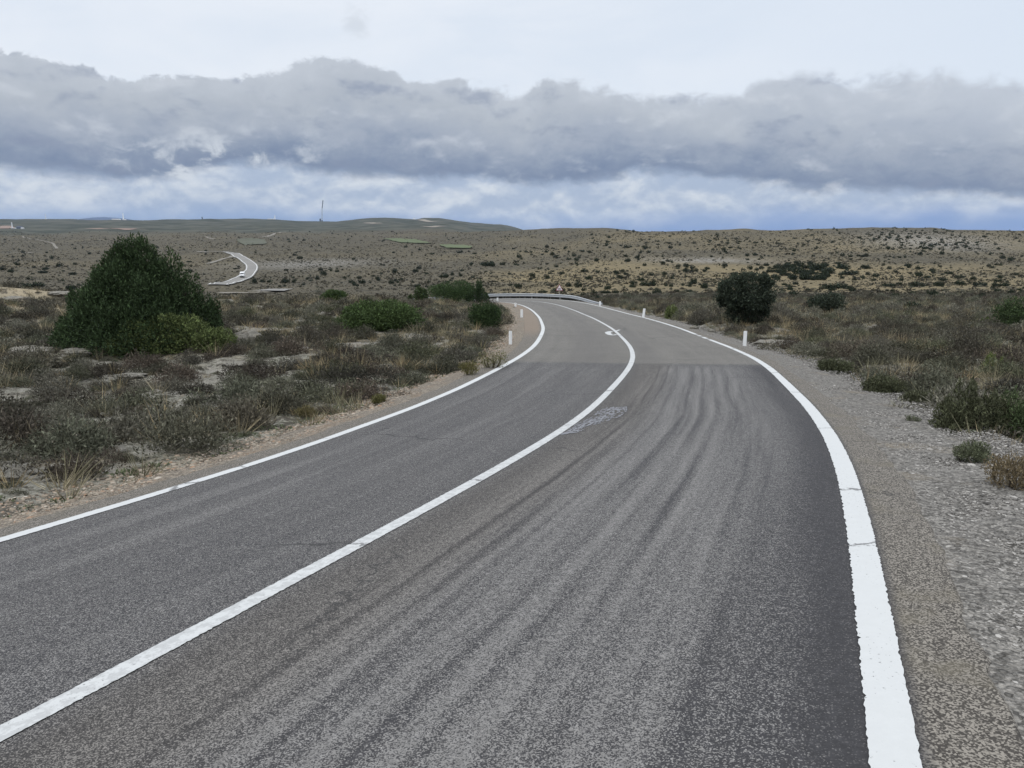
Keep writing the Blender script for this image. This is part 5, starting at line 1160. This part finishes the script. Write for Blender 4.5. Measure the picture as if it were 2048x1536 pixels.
# ------------------------------------------------------------------ building site on the skyline
def sky_pt(px, row, D):
    X = (px - 1024) / F * D; return Vector((X, D, -D * ta(row)))
def lattice(bm, a, b, w, n, r0):
    a, b = Vector(a), Vector(b); d = (b - a).normalized(); s = Vector((1, 0, 0)) - d * d.x; s.normalize(); f = d.cross(s)
    cs = [s * w / 2 * i + f * w / 2 * j for i, j in ((-1, -1), (1, -1), (1, 1), (-1, 1))]
    for c in cs: tube(bm, [a + c, b + c], r0, 5)
    for k in range(n):
        p, q = a.lerp(b, k / n), a.lerp(b, (k + 1) / n)
        for m_ in range(4): tube(bm, [p + cs[m_], q + cs[(m_ + 1) % 4]] if k % 2 else [p + cs[(m_ + 1) % 4], q + cs[m_]], r0 * .6, 4)
def build_skyline():
    wt = flat('tower_white', (.74, .76, .78), var=.03, scale=.1); wg = flat('far_pale', (.6, .63, .68), var=.04, scale=.1); dk = flat('crane_dark', (.07, .085, .12), var=.1, scale=.1); lt = flat('crane_light', (.42, .46, .52), var=.05, scale=.1); bl = flat('shed_white', (.72, .73, .74), var=.05, scale=.05); ro = flat('shed_roof', (.5, .5, .5), var=.05, scale=.05)
    def tower(px, top, bot, lab, m, D=4250, w=1.6):
        b = sky_pt(px, bot, D); b.z = min(b.z, float(zmesh(b.x, b.y)) + 2); t_ = sky_pt(px, top, D); H = t_.z - b.z; e = empty('wind_tower', b); tag(e, lab, 'tower')
        s = px_size(b); r_ = w / 2 / s * .95; bm = bmesh.new(); tube(bm, [(0, 0, -6), (0, 0, 0), (0, 0, H * .5), (0, 0, H)], [r_ * 1.15, r_ * 1.1, r_, r_ * .85], 14); bmobj('shaft', bm, m, e)
        bm = bmesh.new(); bbox(bm, (0, 0, 1.0), (r_ * 5, r_ * 5, 3.0), 0, .4); bmobj('base_slab', bm, bl, e); return e
    tower(265, 426.5, 441, 'bright white tower standing beside a long white shed on the left skyline', wt, 4250, 2.2)
    tower(113.5, 428, 438.5, 'faint pale tower far off on the left skyline', wg, 4200, 1.3)
    tower(561, 430.5, 443.2, 'thin white tower on the skyline left of the tall crane', wt, 4350, 1.8)
    tower(45.5, 444.5, 455, 'short pale water tower above the red soil at the far left', wg, 2750, 2.0)
    def shed(px, row, w, h, lab, D, m=bl, dep=14):
        c = sky_pt(px, row, D); c.z = min(max(float(zmesh(c.x, c.y)), c.z), float(zmesh(c.x, c.y)) + 1); s = px_size(c); W, H = w / s, h / s; e = empty('shed', c); tag(e, lab, 'shed')
        bm = bmesh.new(); bbox(bm, (0, 0, H * .4 - 1), (W, dep, H * .8 + 2)); bmobj('wall', bm, m, e)
        bm = bmesh.new(); f = [bm.verts.new(q) for q in ((-W / 2 - .5, -dep / 2 - .5, H * .8), (W / 2 + .5, -dep / 2 - .5, H * .8), (W / 2 + .5, dep / 2 + .5, H * .8), (-W / 2 - .5, dep / 2 + .5, H * .8), (-W / 2, 0, H * 1.1), (W / 2, 0, H * 1.1))]
        for q in ((0, 1, 5, 4), (2, 3, 4, 5), (0, 4, 3), (1, 2, 5), (0, 3, 2, 1)): bm.faces.new([f[i] for i in q])
        bmobj('roof', bm, ro if m is bl else m, e)
    shed(251, 441, 16, 1.6, 'long low white shed left of the bright white tower', 4240)
    shed(267, 441.2, 5, 1.4, 'small white shed at the foot of the bright white tower', 4230)
    shed(553, 443.4, 12, 1.1, 'low white shed at the foot of the thin white tower', 4340)
    shed(833, 432.8, 5, 2.4, 'small grey hut on top of the rounded far hill', 4780, wg, 8)
    shed(60, 458, 9, 5, 'dark farm building near the short pale tower at the far left', 2700, dk, 12)
    shed(65.5, 458.2, 2.2, 2.8, 'tiny white lean-to beside the dark farm building', 2690)
    shed(5, 456.2, 10, 2.0, 'white shed on the red soil at the left picture edge', 2700)
    shed(54, 457.6, 6, 2, 'pale low building between the short tower and the dark farm building', 2705, wg)
    def crane(px, bot, mid, top, tilt, lab, D, w=1.3):
        b = sky_pt(px, bot, D); b.z = min(b.z, float(zmesh(b.x, b.y)) + 1); s = px_size(b); e = empty('tower_crane', b); tag(e, lab, 'crane'); W = w / s
        hm = (bot - mid) / s; ht = (bot - top) / s; bm = bmesh.new(); lattice(bm, (0, 0, 0), (tilt[0] / s, 0, hm), W * 1.5, 12, W * .16); bmobj('mast', bm, lt if hm > 20 else dk, e)
        bm = bmesh.new(); lattice(bm, (tilt[0] / s, 0, hm), (tilt[1] / s, 0, ht), W * 1.1, 9, W * .3); bmobj('jib', bm, dk, e)
        bm = bmesh.new(); bbox(bm, (0, 0, 2), (W * 3, W * 3, 5), 0, .5); bmobj('carriage', bm, dk, e)
        bm = bmesh.new(); tube(bm, [(-2.2 / s, 0, 1), (tilt[0] / s - 1.4 / s, 0, hm * .96)], W * .16, 5); bmobj('stay_cable', bm, lt, e)
    crane(653, 437.5, 412, 397, (1.4, 3.8), 'tall thin crane with a dark upper jib on the skyline above the valley', 4450, .9)
    crane(420, 441.5, 438, 434, (-.5, -1.4), 'tiny dark leaning crane on the left skyline', 4280, 1.0)
    shed(649.5, 437.3, 2.5, 4.5, 'small dark hut at the foot of the tall crane', 4440, dk, 8)

big_junipers(); named_bushes(); build_rocks()
for o in [o for o in bpy.data.objects if o.parent is None and o.get('category') in ('juniper', 'holm oak', 'shrub') and o.type == 'EMPTY']:
    c = [k for k in children(o) if k.name.startswith('crown')][0]; bb = np.array([v[:] for v in c.bound_box]); r0 = (bb[:, 0].max() - bb[:, 0].min()) / 2
    KEEPOUT.append((o.location.x, o.location.y, r0 * .7)); f_ = 1 - .8 * r0 / o.location.y; KEEPOUT.append((o.location.x * f_, o.location.y * f_, r0 * (.5 if r0 < 1.6 else .25)))
build_posts(); build_guardrail(); build_sign(); build_van(); build_skyline()
build_far_plants(); build_scrub(); build_grass()
print('objects', len(bpy.data.objects), 'polys', sum(len(o.data.polygons) for o in bpy.data.objects if o.type == 'MESH'))

def build_haze():
    m = bpy.data.materials.new('haze'); m.use_nodes = True; n = m.node_tree.nodes; n.remove(n['Principled BSDF'])
    v = n.new('ShaderNodeVolumePrincipled'); v.inputs['Color'].default_value = (.62, .76, .98, 1); v.inputs['Density'].default_value = 2.2e-5; v.inputs['Anisotropy'].default_value = .2
    m.node_tree.links.new(v.outputs[0], n['Material Output'].inputs['Volume'])
    bm = bmesh.new(); bbox(bm, (0, 0, 0), (1, 1, 1)); o = bmobj('haze', bm, m); lo = GZ.min() - 2; o.location = (0, 900, (165 + lo) / 2); o.scale = (31000, 31000, 165 - lo); tag(o, kind='stuff')
    o['label'] = 'thin bluish air haze over the distant plateau'; o['category'] = 'haze'
build_haze()
